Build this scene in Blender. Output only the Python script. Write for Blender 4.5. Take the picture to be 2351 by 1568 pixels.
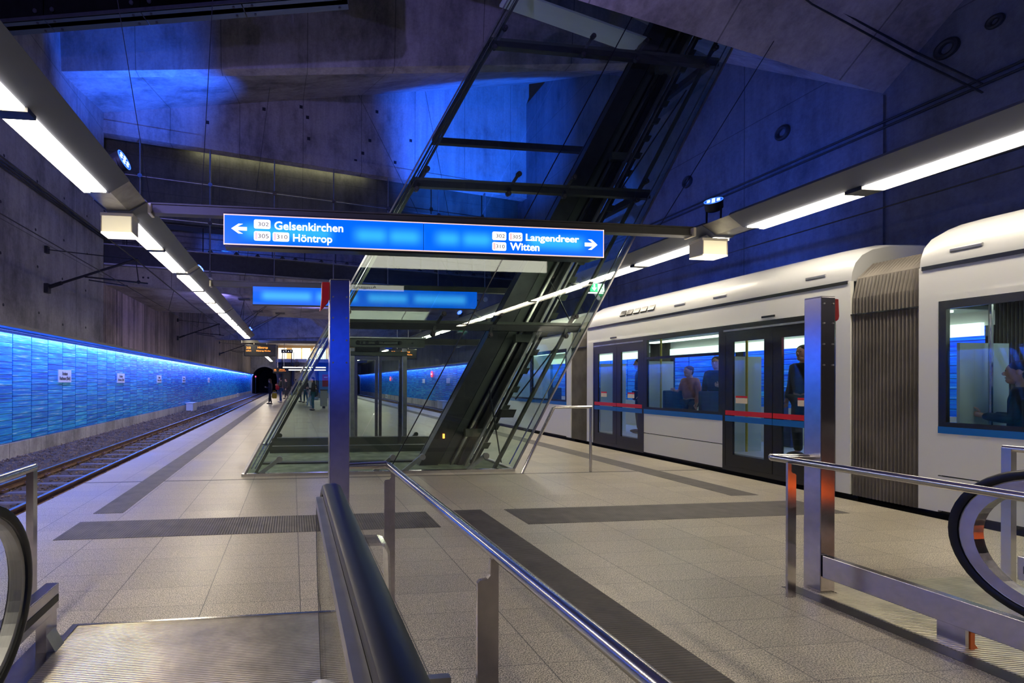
import bpy, bmesh, math, random
from mathutils import Vector, Matrix
random.seed(7)
for o in list(bpy.data.objects): bpy.data.objects.remove(o)
S = bpy.context.scene
COL = S.collection
PI = math.pi

# ------------------------------------------------------------------ camera
cam_d = bpy.data.cameras.new('camera'); cam = bpy.data.objects.new('camera', cam_d); COL.objects.link(cam)
cam_d.sensor_width = 36.0; cam_d.lens = 36 * 1100 / 2351
cam_d.shift_x = 373 / 2351; cam_d.shift_y = 93 / 2351
cam_d.clip_start = 0.02; cam_d.clip_end = 300
cam.matrix_world = Matrix.Translation((0, 0, 1.5)) @ Matrix.Rotation(math.radians(-6.766), 4, 'Z') @ Matrix.Rotation(PI / 2, 4, 'X') @ Matrix.Rotation(0.0026, 4, 'Z')
S.camera = cam
S.cycles.transparent_max_bounces = 32

# ------------------------------------------------------------------ world, exposure
w = bpy.data.worlds.new('world'); S.world = w; w.use_nodes = True
w.node_tree.nodes['Background'].inputs[0].default_value = (0.05, 0.06, 0.22, 1)
w.node_tree.nodes['Background'].inputs[1].default_value = 0.10
S.view_settings.view_transform = 'Standard'; S.view_settings.look = 'None'
S.view_settings.exposure = 0.3; S.view_settings.gamma = 1.0; S.view_settings.use_curve_mapping = False

# ------------------------------------------------------------------ lights that belong to no modelled lamp head
def add_light(kind, name, loc, color, energy, target=None, **kw):
    d = bpy.data.lights.new(name, kind); d.color = color; d.energy = energy
    for k, v in kw.items(): setattr(d, k, v)
    o = bpy.data.objects.new(name, d); COL.objects.link(o); o.location = loc
    if target is not None:
        o.rotation_euler = (Vector(target) - Vector(loc)).to_track_quat('-Z', 'Y').to_euler()
    return o
BLUE = (0.012, 0.11, 1.0)
# LED line above the glass cladding of each side wall, shining down the panels
def led_line(x, y0, y1, tilt, energy):
    o = add_light('AREA', 'cladding_led_line', (x, (y0 + y1) / 2, 2.61), (0.085, 0.19, 1.0), energy, shape='RECTANGLE', size=0.10, size_y=y1 - y0)
    o.rotation_euler = (0, tilt, 0)
LED_E = 25
for a, b in ((-2, 12), (12, 26), (26, 45), (45, 74)):
    led_line(-5.90, a, b, 0.42, LED_E * (b - a)); led_line(10.05, max(a, 3), b, -0.42, LED_E * .6 * (b - max(a, 3)))
# blue floodlight beams, then violet fill spots added without lamps: name, place, target, watts, cone
VIOLET_FILL = (0.30, 0.27, 1.0)  # fill colour added to tint vault, walls and soffit; no such lamps hang there
FLOODS_AND_FILL = [((-2.30, 12.6, 4.44), (-4.1, 14.6, 10.2), 8000, 50, BLUE), ((6.86, 13.4, 4.46), (7.6, 19.8, 12.0), 19000, 54, BLUE),
          ((6.95, 8.2, 4.42), (10.4, 12.0, 6.2), 420, 140, BLUE), ((6.95, 3.2, 4.42), (10.4, 5.0, 5.8), 80, 150, BLUE),
          ((-2.6, 18.5, 6.35), (-1.6, 21.5, 6.9), 160, 130, BLUE), ((6.9, 13.4, 4.42), (5.2, 19.5, 7.3), 300, 80, BLUE),
          ((-2.3, 23.8, 4.42), (-1.2, 36.0, 6.2), 1500, 60, BLUE), ((6.9, 27.0, 4.42), (3.0, 40.0, 5.4), 1500, 80, BLUE),
          ((-2.3, 1.2, 4.42), (0.0, 11.0, 13), 1250, 120, VIOLET_FILL), ((4.0, 0.2, 4.42), (1.0, 12.0, 12.0), 420, 70, VIOLET_FILL),
          ((-2.6, 3.0, 4.42), (-6.25, 9.0, 5.6), 330, 150, VIOLET_FILL), ((-2.5, 18.0, 4.42), (-6.25, 24.0, 4.2), 160, 150, VIOLET_FILL),
          ((1.2, 21.0, 3.9), (0.9, 20.0, 4.76), 130, 165, VIOLET_FILL)]
for i, (p, t, e, c, k) in enumerate(FLOODS_AND_FILL):
    add_light('SPOT', 'flood_and_fill_spot', p, k, e, t, spot_size=math.radians(c), spot_blend=0.85, shadow_soft_size=0.06)
# far mezzanine daylight-white lamps
add_light('AREA', 'mezzanine_lamp', (2.0, 69, 6.6), (1, .93, .8), 500, (2, 69, 0), shape='RECTANGLE', size=9, size_y=4)
# neon line hidden above the gallery screen
o = add_light('AREA', 'gallery_tube_light', (-0.35, 18.55, 10.18), (1, .97, .60), 26, None, shape='RECTANGLE', size=6.6, size_y=.12); o.rotation_euler = (0.25, 0, 0.218)

# ------------------------------------------------------------------ materials
def _nt(name):
    m = bpy.data.materials.new(name); m.use_nodes = True
    return m, m.node_tree.nodes, m.node_tree.links, m.node_tree.nodes['Principled BSDF']
def mat(name, col, rough=0.5, metal=0.0, spec=None, emit=None, estr=0.0, noise=0.0, nscale=8.0, bump=0.0, bscale=60.0, coat=0.0):
    m, N, L, b = _nt(name)
    b.inputs['Base Color'].default_value = (*col, 1); b.inputs['Roughness'].default_value = rough; b.inputs['Metallic'].default_value = metal
    if spec is not None: b.inputs['Specular IOR Level'].default_value = spec
    if coat: b.inputs['Coat Weight'].default_value = coat
    if emit: b.inputs['Emission Color'].default_value = (*emit, 1); b.inputs['Emission Strength'].default_value = estr
    tc = N.new('ShaderNodeTexCoord')
    if noise:
        n = N.new('ShaderNodeTexNoise'); n.inputs['Scale'].default_value = nscale; n.inputs['Detail'].default_value = 5
        L.new(tc.outputs['Object'], n.inputs['Vector'])
        r = N.new('ShaderNodeValToRGB'); r.color_ramp.elements[0].position = .3; r.color_ramp.elements[1].position = .7
        r.color_ramp.elements[0].color = (*[c * (1 - noise) for c in col], 1); r.color_ramp.elements[1].color = (*[min(1, c * (1 + noise)) for c in col], 1)
        L.new(n.outputs[0], r.inputs[0]); L.new(r.outputs[0], b.inputs['Base Color'])
    if bump:
        n = N.new('ShaderNodeTexNoise'); n.inputs['Scale'].default_value = bscale; n.inputs['Detail'].default_value = 3
        L.new(tc.outputs['Object'], n.inputs['Vector'])
        bp = N.new('ShaderNodeBump'); bp.inputs['Strength'].default_value = bump; bp.inputs['Distance'].default_value = .01
        L.new(n.outputs[0], bp.inputs['Height']); L.new(bp.outputs[0], b.inputs['Normal'])
    return m
def math_node(N, L, op, a, b=None, c=None):
    n = N.new('ShaderNodeMath'); n.operation = op
    for i, v in enumerate((a, b, c)):
        if v is None: continue
        if isinstance(v, (int, float)): n.inputs[i].default_value = v
        else: L.new(v, n.inputs[i])
    return n.outputs[0]
def mixc(N, L, fac, a, b, mode='MIX'):
    n = N.new('ShaderNodeMix'); n.data_type = 'RGBA'; n.blend_type = mode
    if isinstance(fac, (int, float)): n.inputs['Factor'].default_value = fac
    else: L.new(fac, n.inputs['Factor'])
    for k, v in (('A', a), ('B', b)):
        s = [i for i in n.inputs if i.name == k and i.type == 'RGBA'][0]
        if isinstance(v, tuple): s.default_value = (*v, 1)
        else: L.new(v, s)
    return [o for o in n.outputs if o.type == 'RGBA'][0]
def noise_node(N, L, vec, scale, detail=4, rough=.55):
    n = N.new('ShaderNodeTexNoise'); n.inputs['Scale'].default_value = scale; n.inputs['Detail'].default_value = detail; n.inputs['Roughness'].default_value = rough
    L.new(vec, n.inputs['Vector']); return n.outputs[0]
def ramp(N, L, fac, stops):
    r = N.new('ShaderNodeValToRGB'); e = r.color_ramp.elements
    e[0].position, e[0].color = stops[0][0], (*stops[0][1], 1); e[1].position, e[1].color = stops[-1][0], (*stops[-1][1], 1)
    for p, c in stops[1:-1]:
        k = e.new(p); k.color = (*c, 1)
    L.new(fac, r.inputs[0]); return r.outputs[0]
def mapping(N, L, vec, scale):
    m = N.new('ShaderNodeMapping'); m.inputs['Scale'].default_value = scale; L.new(vec, m.inputs['Vector']); return m.outputs[0]
def line_mask(N, L, v, pitch, off, width):      # 1 on a line every pitch
    f = math_node(N, L, 'FRACT', math_node(N, L, 'DIVIDE', math_node(N, L, 'SUBTRACT', v, off - pitch / 2), pitch))
    d = math_node(N, L, 'MULTIPLY', math_node(N, L, 'ABSOLUTE', math_node(N, L, 'SUBTRACT', f, .5)), pitch)
    return math_node(N, L, 'LESS_THAN', d, width / 2)
def xyz(N, L, vec):
    s = N.new('ShaderNodeSeparateXYZ'); L.new(vec, s.inputs[0]); return s.outputs

def concrete(name, tone=(.30, .29, .29), streak=.5, axes=('Y', 'Z'), pitch=(4.8, 2.4), lines=True, stripes=0.0):
    m, N, L, b = _nt(name)
    tc = N.new('ShaderNodeTexCoord').outputs['Object']; s = xyz(N, L, tc)
    big = noise_node(N, L, mapping(N, L, tc, (1, 1, .6)), .75, 7, .68)
    base = ramp(N, L, big, [(.3, tuple(c * .42 for c in tone)), (.5, tone), (.75, tuple(c * 1.25 for c in tone))])
    st = noise_node(N, L, mapping(N, L, tc, (2.2, 2.2, .16)), 1.6, 5, .62)
    base = mixc(N, L, streak, base, ramp(N, L, st, [(.32, (.25, .25, .27)), (.5, (.85, .85, .85)), (.7, (1.25, 1.22, 1.2))]), 'MULTIPLY')
    fine = noise_node(N, L, tc, 14, 4, .6)
    base = mixc(N, L, .35, base, ramp(N, L, fine, [(.3, (.6, .6, .6)), (.6, (1.1, 1.1, 1.1))]), 'MULTIPLY')
    if stripes:
        sv = noise_node(N, L, mapping(N, L, tc, (9, 9, .05)), 1.0, 3, .7)
        base = mixc(N, L, stripes, base, ramp(N, L, sv, [(.4, (.35, .33, .32)), (.6, (1.3, 1.2, 1.12))]), 'MULTIPLY')
    if lines:
        ia, ib = 'XYZ'.index(axes[0]), 'XYZ'.index(axes[1])
        k = math_node(N, L, 'MAXIMUM', line_mask(N, L, s[ia], pitch[0], .37, .025), line_mask(N, L, s[ib], pitch[1], .2, .02))
        base = mixc(N, L, math_node(N, L, 'MULTIPLY', k, .55), base, (.03, .03, .03))
    L.new(base, b.inputs['Base Color']); b.inputs['Roughness'].default_value = .75; b.inputs['Specular IOR Level'].default_value = .25
    bp = N.new('ShaderNodeBump'); bp.inputs['Strength'].default_value = .25; bp.inputs['Distance'].default_value = .02
    L.new(fine, bp.inputs['Height']); L.new(bp.outputs[0], b.inputs['Normal'])
    return m
def granite():
    m, N, L, b = _nt('granite_slabs')
    tc = N.new('ShaderNodeTexCoord').outputs['Object']; s = xyz(N, L, tc)
    sp = noise_node(N, L, tc, 150, 3, .7); md = noise_node(N, L, tc, 28, 2, .5); big = noise_node(N, L, tc, .8, 4, .5)
    c = ramp(N, L, sp, [(.38, (.05, .045, .038)), (.46, (.29, .265, .205)), (.53, (.55, .50, .39)), (.63, (.85, .79, .63))])
    c = mixc(N, L, .3, c, ramp(N, L, md, [(.35, (.6, .58, .56)), (.65, (1.15, 1.12, 1.1))]), 'MULTIPLY')
    c = mixc(N, L, .4, c, ramp(N, L, big, [(.3, (.75, .74, .72)), (.7, (1.1, 1.1, 1.1))]), 'MULTIPLY')
    j = math_node(N, L, 'MAXIMUM', line_mask(N, L, s[0], .645, .055, .007), math_node(N, L, 'MULTIPLY', line_mask(N, L, s[1], .30, .02, .006), .6))
    c = mixc(N, L, math_node(N, L, 'MULTIPLY', j, .75), c, (.03, .03, .03))
    # one random value per slab
    ix = math_node(N, L, 'FLOOR', math_node(N, L, 'DIVIDE', math_node(N, L, 'SUBTRACT', s[0], .055), .645)); iy = math_node(N, L, 'FLOOR', math_node(N, L, 'DIVIDE', math_node(N, L, 'SUBTRACT', s[1], .02), .30))
    cb = N.new('ShaderNodeCombineXYZ'); L.new(ix, cb.inputs[0]); L.new(iy, cb.inputs[1])
    wn = N.new('ShaderNodeTexWhiteNoise'); L.new(cb.outputs[0], wn.inputs['Vector'])
    c = mixc(N, L, .22, c, ramp(N, L, wn.outputs['Value'], [(0, (.55, .55, .55)), (1, (1.3, 1.3, 1.3))]), 'MULTIPLY')
    L.new(c, b.inputs['Base Color'])
    L.new(ramp(N, L, big, [(.3, (.30, .30, .30)), (.7, (.44, .44, .44))]), b.inputs['Roughness']); b.inputs['Specular IOR Level'].default_value = .5
    bp = N.new('ShaderNodeBump'); bp.inputs['Strength'].default_value = .06; bp.inputs['Distance'].default_value = .004
    L.new(sp, bp.inputs['Height']); L.new(bp.outputs[0], b.inputs['Normal'])
    return m
def ribbed(name, col, axis, pitch, rough=.5, metal=0., depth=.6, dirt=.4):
    m, N, L, b = _nt(name)
    tc = N.new('ShaderNodeTexCoord').outputs['Object']; s = xyz(N, L, tc)
    f = math_node(N, L, 'PINGPONG', s['XYZ'.index(axis)], pitch / 2); f = math_node(N, L, 'DIVIDE', f, pitch / 2)
    groove = ramp(N, L, f, [(.2, (.5, .5, .5)), (.6, (1.05, 1.05, 1.05))])
    big = noise_node(N, L, tc, 5.0, 5, .6)
    base = ramp(N, L, big, [(.3, tuple(c * (1 - dirt) for c in col)), (.65, tuple(c * (1 + dirt * .3) for c in col))])
    L.new(mixc(N, L, 1.0, base, groove, 'MULTIPLY'), b.inputs['Base Color'])
    b.inputs['Roughness'].default_value = rough; b.inputs['Metallic'].default_value = metal
    bp = N.new('ShaderNodeBump'); bp.inputs['Strength'].default_value = depth; bp.inputs['Distance'].default_value = pitch / 4
    L.new(f, bp.inputs['Height']); L.new(bp.outputs[0], b.inputs['Normal'])
    return m
def cladding_glass():
    m, N, L, b = _nt('cladding_glass')
    tc = N.new('ShaderNodeTexCoord').outputs['Object']; s = xyz(N, L, tc)
    oi = N.new('ShaderNodeObjectInfo').outputs['Random']
    v = N.new('ShaderNodeTexVoronoi'); v.voronoi_dimensions = '1D'; v.feature = 'DISTANCE_TO_EDGE'; v.inputs['Scale'].default_value = 7.5
    wv = math_node(N, L, 'ADD', s[2], math_node(N, L, 'MULTIPLY', oi, 57.0)); L.new(wv, v.inputs['W'])
    vc = N.new('ShaderNodeTexVoronoi'); vc.voronoi_dimensions = '1D'; vc.inputs['Scale'].default_value = 7.5; L.new(wv, vc.inputs['W'])
    cellc = xyz(N, L, vc.outputs['Color'])
    cb = N.new('ShaderNodeCombineXYZ'); L.new(s[1], cb.inputs[1]); L.new(wv, cb.inputs[2]); L.new(math_node(N, L, 'MULTIPLY', oi, 33), cb.inputs[0])
    st = noise_node(N, L, mapping(N, L, cb.outputs[0], (1, 1.3, 34)), 1.0, 5, .65)
    c = ramp(N, L, st, [(.3, (.02, .09, .42)), (.47, (.03, .24, .70)), (.58, (.03, .42, .62)), (.70, (.55, .75, .95))])
    c = mixc(N, L, .6, c, ramp(N, L, cellc[0], [(0, (.55, .5, .75)), (.5, (.9, .95, 1)), (1, (1.1, 1.35, 1.1))]), 'MULTIPLY')
    line = math_node(N, L, 'LESS_THAN', v.outputs['Distance'], .045)
    c = mixc(N, L, math_node(N, L, 'MULTIPLY', line, .88), c, (.005, .012, .03))
    L.new(c, b.inputs['Base Color']); b.inputs['Roughness'].default_value = .22; b.inputs['Specular IOR Level'].default_value = .5
    bp = N.new('ShaderNodeBump'); bp.inputs['Strength'].default_value = .35; bp.inputs['Distance'].default_value = .01
    L.new(st, bp.inputs['Height']); L.new(bp.outputs[0], b.inputs['Normal'])
    return m
def pane(name, tint, ior=1.5, rough=.0, k=1.0):
    m = bpy.data.materials.new(name); m.use_nodes = True; N = m.node_tree.nodes; L = m.node_tree.links
    for n in list(N): N.remove(n)
    out = N.new('ShaderNodeOutputMaterial'); t = N.new('ShaderNodeBsdfTransparent'); g = N.new('ShaderNodeBsdfGlossy'); mx = N.new('ShaderNodeMixShader'); fr = N.new('ShaderNodeFresnel')
    t.inputs[0].default_value = (*tint, 1); g.inputs['Roughness'].default_value = rough
    bf = N.new('ShaderNodeNewGeometry').outputs['Backfacing']          # the far face of a pane reflects like the near one
    L.new(math_node(N, L, 'ADD', ior, math_node(N, L, 'MULTIPLY', bf, 1 / ior - ior)), fr.inputs[0])
    fac = math_node(N, L, 'MULTIPLY', fr.outputs[0], k)
    L.new(fac, mx.inputs[0]); L.new(t.outputs[0], mx.inputs[1]); L.new(g.outputs[0], mx.inputs[2]); L.new(mx.outputs[0], out.inputs[0])
    return m
def glow(name, col, strength):
    m, N, L, b = _nt(name)
    b.inputs['Base Color'].default_value = (*[min(.9, c) for c in col], 1); b.inputs['Emission Color'].default_value = (*col, 1); b.inputs['Emission Strength'].default_value = strength; b.inputs['Roughness'].default_value = .4
    return m
def sign_face(name, spans, zc, h, base=(.0, .115, .80), hot=(.03, .40, 1.0)):     # back-lit blue acrylic: brighter over its tubes
    m, N, L, b = _nt(name)
    tc = N.new('ShaderNodeTexCoord').outputs['Object']; s = xyz(N, L, tc)
    vz = math_node(N, L, 'SUBTRACT', 1.0, math_node(N, L, 'DIVIDE', math_node(N, L, 'ABSOLUTE', math_node(N, L, 'SUBTRACT', s[2], zc)), h))
    tot = None
    for a, c in spans:
        mid, half = (a + c) / 2, (c - a) / 2
        e = N.new('ShaderNodeMapRange'); e.interpolation_type = 'SMOOTHSTEP'
        L.new(math_node(N, L, 'ABSOLUTE', math_node(N, L, 'SUBTRACT', s[0], mid)), e.inputs['Value'])
        e.inputs['From Min'].default_value = half - .12; e.inputs['From Max'].default_value = half + .12; e.inputs['To Min'].default_value = 1; e.inputs['To Max'].default_value = 0
        tot = e.outputs[0] if tot is None else math_node(N, L, 'MAXIMUM', tot, e.outputs[0])
    e = N.new('ShaderNodeMapRange'); e.interpolation_type = 'SMOOTHSTEP'; L.new(vz, e.inputs['Value']); e.inputs['From Min'].default_value = .1; e.inputs['From Max'].default_value = 1.0
    f = math_node(N, L, 'MULTIPLY', tot, e.outputs[0])
    c = ramp(N, L, f, [(0, base), (.55, tuple((a + q) / 2 for a, q in zip(base, hot))), (1, hot)])
    b.inputs['Base Color'].default_value = (.0, .05, .3, 1); L.new(c, b.inputs['Emission Color']); b.inputs['Emission Strength'].default_value = 1.0; b.inputs['Roughness'].default_value = .25
    return m

M = {}
M['conc'] = concrete('raw_concrete', (.30, .29, .30), .30)
M['conc_shade'] = concrete('shade_toned_concrete', (.15, .16, .19), .3)  # raw concrete with the right wall's shade put into its tone
M['conc_vault'] = concrete('vault_concrete', (.34, .31, .31), .35, ('X', 'Z'), (2.3, 50))
M['conc_stripe'] = concrete('ribbed_concrete', (.30, .26, .25), .5, ('Y', 'Z'), (6, 50), stripes=.8)
M['conc_pale'] = concrete('pale_concrete', (.42, .39, .35), .3, ('Y', 'Z'), (.78, 50))
M['granite'] = granite()
M['tact_x'] = ribbed('tactile_rib_across', (.095, .082, .07), 'Y', .022, .55)
M['tact_y'] = ribbed('tactile_rib_along', (.125, .112, .098), 'X', .026, .55)
M['plate'] = ribbed('grooved_steel_plate', (.66, .60, .47), 'Y', .016, .34, .85, .5, .35)
M['steel'] = mat('brushed_steel', (.58, .57, .57), .22, 1.0, noise=.05, nscale=8)
M['steel_blue'] = mat('satin_steel_profile', (.52, .50, .55), .20, 1.0, noise=.08, nscale=20)
M['steel_dull'] = mat('dull_steel', (.33, .33, .34), .42, .9, noise=.15)
M['dark'] = mat('dark_painted_steel', (.030, .032, .036), .45, .3, noise=.2)
M['black'] = mat('black_rubber', (.005, .006, .010), .33, 0, spec=.35)
M['beam_grey'] = mat('blue_lit_beam_grey', (.10, .115, .165), .5)  # grey housing, the blue light falling on it put into the colour
M['border'] = mat('dark_border_stone', (.075, .068, .06), .4, noise=.3, nscale=9)
M['grey_paint'] = mat('grey_lacquer', (.075, .072, .055), .45, 0, noise=.06)
M['white_cap'] = mat('cream_lamp_plastic', (.72, .66, .52), .4)
M['lamp'] = glow('lamp_diffuser', (1.0, .875, .69), 26.0)
M['lamp_dim'] = glow('lamp_diffuser_edge', (1.0, .88, .70), 6.0)
M['lantern'] = glow('lantern_face', (1.0, .86, .58), .42)
M['led'] = glow('blue_led', (.45, .62, 1.0), 1.5)
M['ledrim'] = glow('blue_led_rim', (.06, .22, 1.0), 1.3)
M['ledring'] = glow('blue_led_glass', (.005, .05, 1.0), 1.2)
M['red'] = mat('red_plastic', (.45, .012, .02), .35)
M['clad'] = cladding_glass()
M['clad_back'] = mat('cladding_backing', (.01, .012, .02), .7)
M['shaftglass'] = pane('green_tinted_glass', (.90, .955, .925), 1.52, 0, 1.0)
M['clearglass'] = pane('clear_glass', (.93, .95, .94), 1.5, 0, .8)
M['tramglass'] = pane('tram_window_glass', (.86, .90, .88), 1.5, 0, 1.3)
M['balglass'] = pane('dark_green_glass', (.10, .15, .15), 1.5, .05, .8)
M['rail'] = mat('rail_steel', (.20, .12, .08), .5, .6, noise=.3)
M['railtop'] = mat('polished_rail_head', (.45, .43, .45), .25, 1.0)
M['sleeper'] = mat('rusty_sleeper_steel', (.15, .12, .10), .6, .3, noise=.35, nscale=6)
M['stone'] = mat('ballast_stone', (.15, .10, .055), .9, 0, noise=.7, nscale=4)
M['bed'] = mat('ballast_bed', (.075, .05, .03), .95, 0, noise=.6, nscale=20, bump=1.0, bscale=25)
M['tramwhite'] = mat('white_tram_lacquer', (.66, .665, .63), .38, 0, coat=.15)
M['tramroof'] = mat('light_grey_tram_roof', (.40, .41, .41), .4, 0, coat=.15)
M['tramblack'] = mat('black_tram_frame', (.012, .012, .014), .25, 0)
M['tramgrey'] = mat('grey_tram_interior', (.46, .49, .46), .5)
M['bellow'] = mat('grey_brown_bellows', (.155, .14, .12), .6, 0, noise=.25, nscale=3)
M['tramblue'] = mat('blue_stripe', (.0, .115, .42), .35)
M['tramred'] = mat('red_stripe', (.62, .01, .02), .35)
M['tramlight'] = glow('tram_ceiling_light', (.85, 1.0, .88), 2.2)
M['whitetxt'] = glow('lit_white_acrylic', (1.0, .98, .96), 1.25)
M['pinkedge'] = glow('lit_sign_edge', (1.0, .70, .62), .75)
M['inktxt'] = mat('dark_print', (.03, .02, .02), .5)
M['platered'] = glow('lit_pale_red', (1.0, .52, .50), .9)
M['amber'] = glow('amber_led_text', (1.0, .28, .04), 2.2)
M['signwhite'] = mat('white_sign_board', (.62, .64, .68), .5)
M['orange'] = mat('orange_reflection', (.55, .10, .012), .4)  # orange reflection on the kick rail feet, put into a colour
M['wire'] = mat('black_wire', (.012, .012, .014), .5)
M['warmwin'] = glow('lit_window', (1.0, .90, .72), .7)
M['coolwin'] = glow('lit_window_cool', (.80, .98, 1.0), .85)
M['wood'] = mat('warm_wall_panel', (.62, .40, .18), .6)
M['acrylic'] = pane('clear_acrylic', (.88, .88, .90), 1.5, .08, 1.6)
M['soil'] = mat('dark_pit_floor', (.22, .25, .18), .8, noise=.4, nscale=4)
M['greensteel'] = mat('grey_green_steel', (.075, .085, .075), .45, .4)
M['green_sign'] = glow('lit_green_sign', (.05, .75, .22), 1.6)
M['skin'] = mat('skin', (.52, .30, .22), .55)
M['eye'] = mat('dark_eye', (.02, .015, .012), .3)
def cloth(name, c): 
    if name not in M: M[name] = mat(name, c, .85, 0, noise=.15, nscale=12)
    return M[name]

# ------------------------------------------------------------------ mesh helpers
class MB:
    def __init__(s): s.v, s.f, s.m = [], [], []
    def add(s, vs, fs, mi=0):
        n = len(s.v); s.v += [tuple(v) for v in vs]; s.f += [tuple(n + i for i in f) for f in fs]; s.m += [mi] * len(fs); return s
    def obox(s, c, a, b, d, mi=0):
        c, a, b, d = map(Vector, (c, a, b, d)); P = [c + a * x + b * y + d * z for z in (-1, 1) for y in (-1, 1) for x in (-1, 1)]
        return s.add(P, [(0, 2, 3, 1), (4, 5, 7, 6), (0, 1, 5, 4), (2, 6, 7, 3), (0, 4, 6, 2), (1, 3, 7, 5)], mi)
    def box(s, x0, x1, y0, y1, z0, z1, mi=0):
        return s.obox(((x0 + x1) / 2, (y0 + y1) / 2, (z0 + z1) / 2), ((x1 - x0) / 2, 0, 0), (0, (y1 - y0) / 2, 0), (0, 0, (z1 - z0) / 2), mi)
    def poly(s, pts, mi=0): return s.add(pts, [tuple(range(len(pts)))], mi)
    def prism(s, pts, vec, mi=0):
        n = len(pts); vec = Vector(vec); P = [Vector(p) for p in pts]; Q = [p + vec for p in P]
        return s.add(P + Q, [tuple(reversed(range(n)))] + [tuple(range(n, 2 * n))] + [(i, (i + 1) % n, n + (i + 1) % n, n + i) for i in range(n)], mi)
    def sweep(s, rings, closed_ring=True, caps=True, mi=0, loop=False):
        n = len(rings[0]); vs = [p for r in rings for p in r]; fs = []; k = len(rings)
        for i in range(k if loop else k - 1):
            for j in range(n if closed_ring else n - 1):
                a, b = i * n + j, i * n + (j + 1) % n; c, d = ((i + 1) % k) * n + (j + 1) % n, ((i + 1) % k) * n + j
                fs.append((a, b, c, d))
        if caps and not loop and closed_ring: fs += [tuple(reversed(range(n))), tuple(range((k - 1) * n, k * n))]
        return s.add(vs, fs, mi)
    def tube(s, pts, r, n=10, mi=0, caps=True):
        P = [Vector(p) for p in pts]; rings = []; up = None
        for i, p in enumerate(P):
            t = (P[min(i + 1, len(P) - 1)] - P[max(i - 1, 0)]).normalized()
            if up is None:
                up = t.orthogonal().normalized()
            else:
                up = (up - t * up.dot(t)).normalized()
            bi = t.cross(up); rr = r[i] if isinstance(r, (list, tuple)) else r
            if 0 < i < len(P) - 1:
                cs = (P[i] - P[i - 1]).normalized().dot((P[i + 1] - P[i]).normalized()); rr = rr / max(.6, math.sqrt((1 + cs) / 2))
            rings.append([p + (up * math.cos(2 * PI * k / n) + bi * math.sin(2 * PI * k / n)) * rr for k in range(n)])
        return s.sweep(rings, mi=mi, caps=caps)
    def beam(s, p, q, w, h, up=(0, 0, 1), mi=0):
        p, q = Vector(p), Vector(q); t = (q - p) / 2; u = Vector(up); sd = t.cross(u).normalized(); u = sd.cross(t).normalized()
        return s.obox((p + q) / 2, t, sd * w / 2, u * h / 2, mi)
    def disc(s, c, ax, r, t, n=16, mi=0, r2=None):
        c, ax = Vector(c), Vector(ax).normalized(); return s.tube([c - ax * t / 2, c + ax * t / 2], [r, r if r2 is None else r2], n, mi)
    def ring(s, c, ax, r, rt, n=24, k=8, mi=0):
        c, ax = Vector(c), Vector(ax).normalized(); u = ax.orthogonal().normalized(); w_ = ax.cross(u); rings = []
        for i in range(n):
            d = u * math.cos(2 * PI * i / n) + w_ * math.sin(2 * PI * i / n)
            rings.append([c + d * (r + rt * math.cos(2 * PI * j / k)) + ax * rt * math.sin(2 * PI * j / k) for j in range(k)])
        return s.sweep(rings, loop=True, mi=mi)
    def ball(s, c, r, n=10, k=6, mi=0):
        c = Vector(c); r = r if isinstance(r, (tuple, list)) else (r, r, r)
        vs = [c + Vector((0, 0, -r[2]))]
        for i in range(1, k):
            a = PI * i / k - PI / 2
            vs += [c + Vector((r[0] * math.cos(a) * math.cos(2 * PI * j / n), r[1] * math.cos(a) * math.sin(2 * PI * j / n), r[2] * math.sin(a))) for j in range(n)]
        vs.append(c + Vector((0, 0, r[2]))); fs = [(0, 1 + (j + 1) % n, 1 + j) for j in range(n)]
        for i in range(k - 2):
            fs += [(1 + i * n + j, 1 + i * n + (j + 1) % n, 1 + (i + 1) * n + (j + 1) % n, 1 + (i + 1) * n + j) for j in range(n)]
        e = len(vs) - 1; b0 = 1 + (k - 2) * n; fs += [(b0 + j, b0 + (j + 1) % n, e) for j in range(n)]
        return s.add(vs, fs, mi)
    def mesh(s, name):
        me = bpy.data.meshes.new(name); me.from_pydata(s.v, [], s.f)
        if any(s.m): me.polygons.foreach_set('material_index', s.m)
        me.validate(); me.update(); return me

def world_of(o):
    m = o.matrix_parent_inverse @ o.matrix_basis if o.parent else o.matrix_basis.copy()
    return world_of(o.parent) @ m if o.parent else m
def obj(name, mb, m, parent=None, smooth=False, bevel=0, local=False, label=None):
    me = mb.mesh(name) if isinstance(mb, MB) else mb
    for x in (m if isinstance(m, (list, tuple)) else [m]): me.materials.append(M[x] if isinstance(x, str) else x)
    if smooth:
        bm = bmesh.new(); bm.from_mesh(me); bmesh.ops.recalc_face_normals(bm, faces=bm.faces); bm.to_mesh(me); bm.free()
        me.polygons.foreach_set('use_smooth', [True] * len(me.polygons)); me.set_sharp_from_angle(angle=math.radians(40))
    o = bpy.data.objects.new(name, me); COL.objects.link(o)
    if parent:
        o.parent = parent
        if not local: o.matrix_parent_inverse = world_of(parent).inverted()
    if bevel:
        b = o.modifiers.new('bevel', 'BEVEL'); b.width = bevel; b.segments = 2; b.limit_method = 'ANGLE'
    if label: o['label'] = label
    return o
def tag(o, label, cat, group=None, kind=None):
    o['label'] = label; o['category'] = cat
    if group: o['group'] = group
    if kind: o['kind'] = kind
    return o
def thing(name, label, cat, loc=(0, 0, 0), rotz=0, group=None):
    o = bpy.data.objects.new(name, None); COL.objects.link(o); o.location = loc; o.rotation_euler = (0, 0, rotz); o.empty_display_size = .1
    o.matrix_basis = Matrix.Translation(loc) @ Matrix.Rotation(rotz, 4, 'Z')
    return tag(o, label, cat, group)
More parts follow.
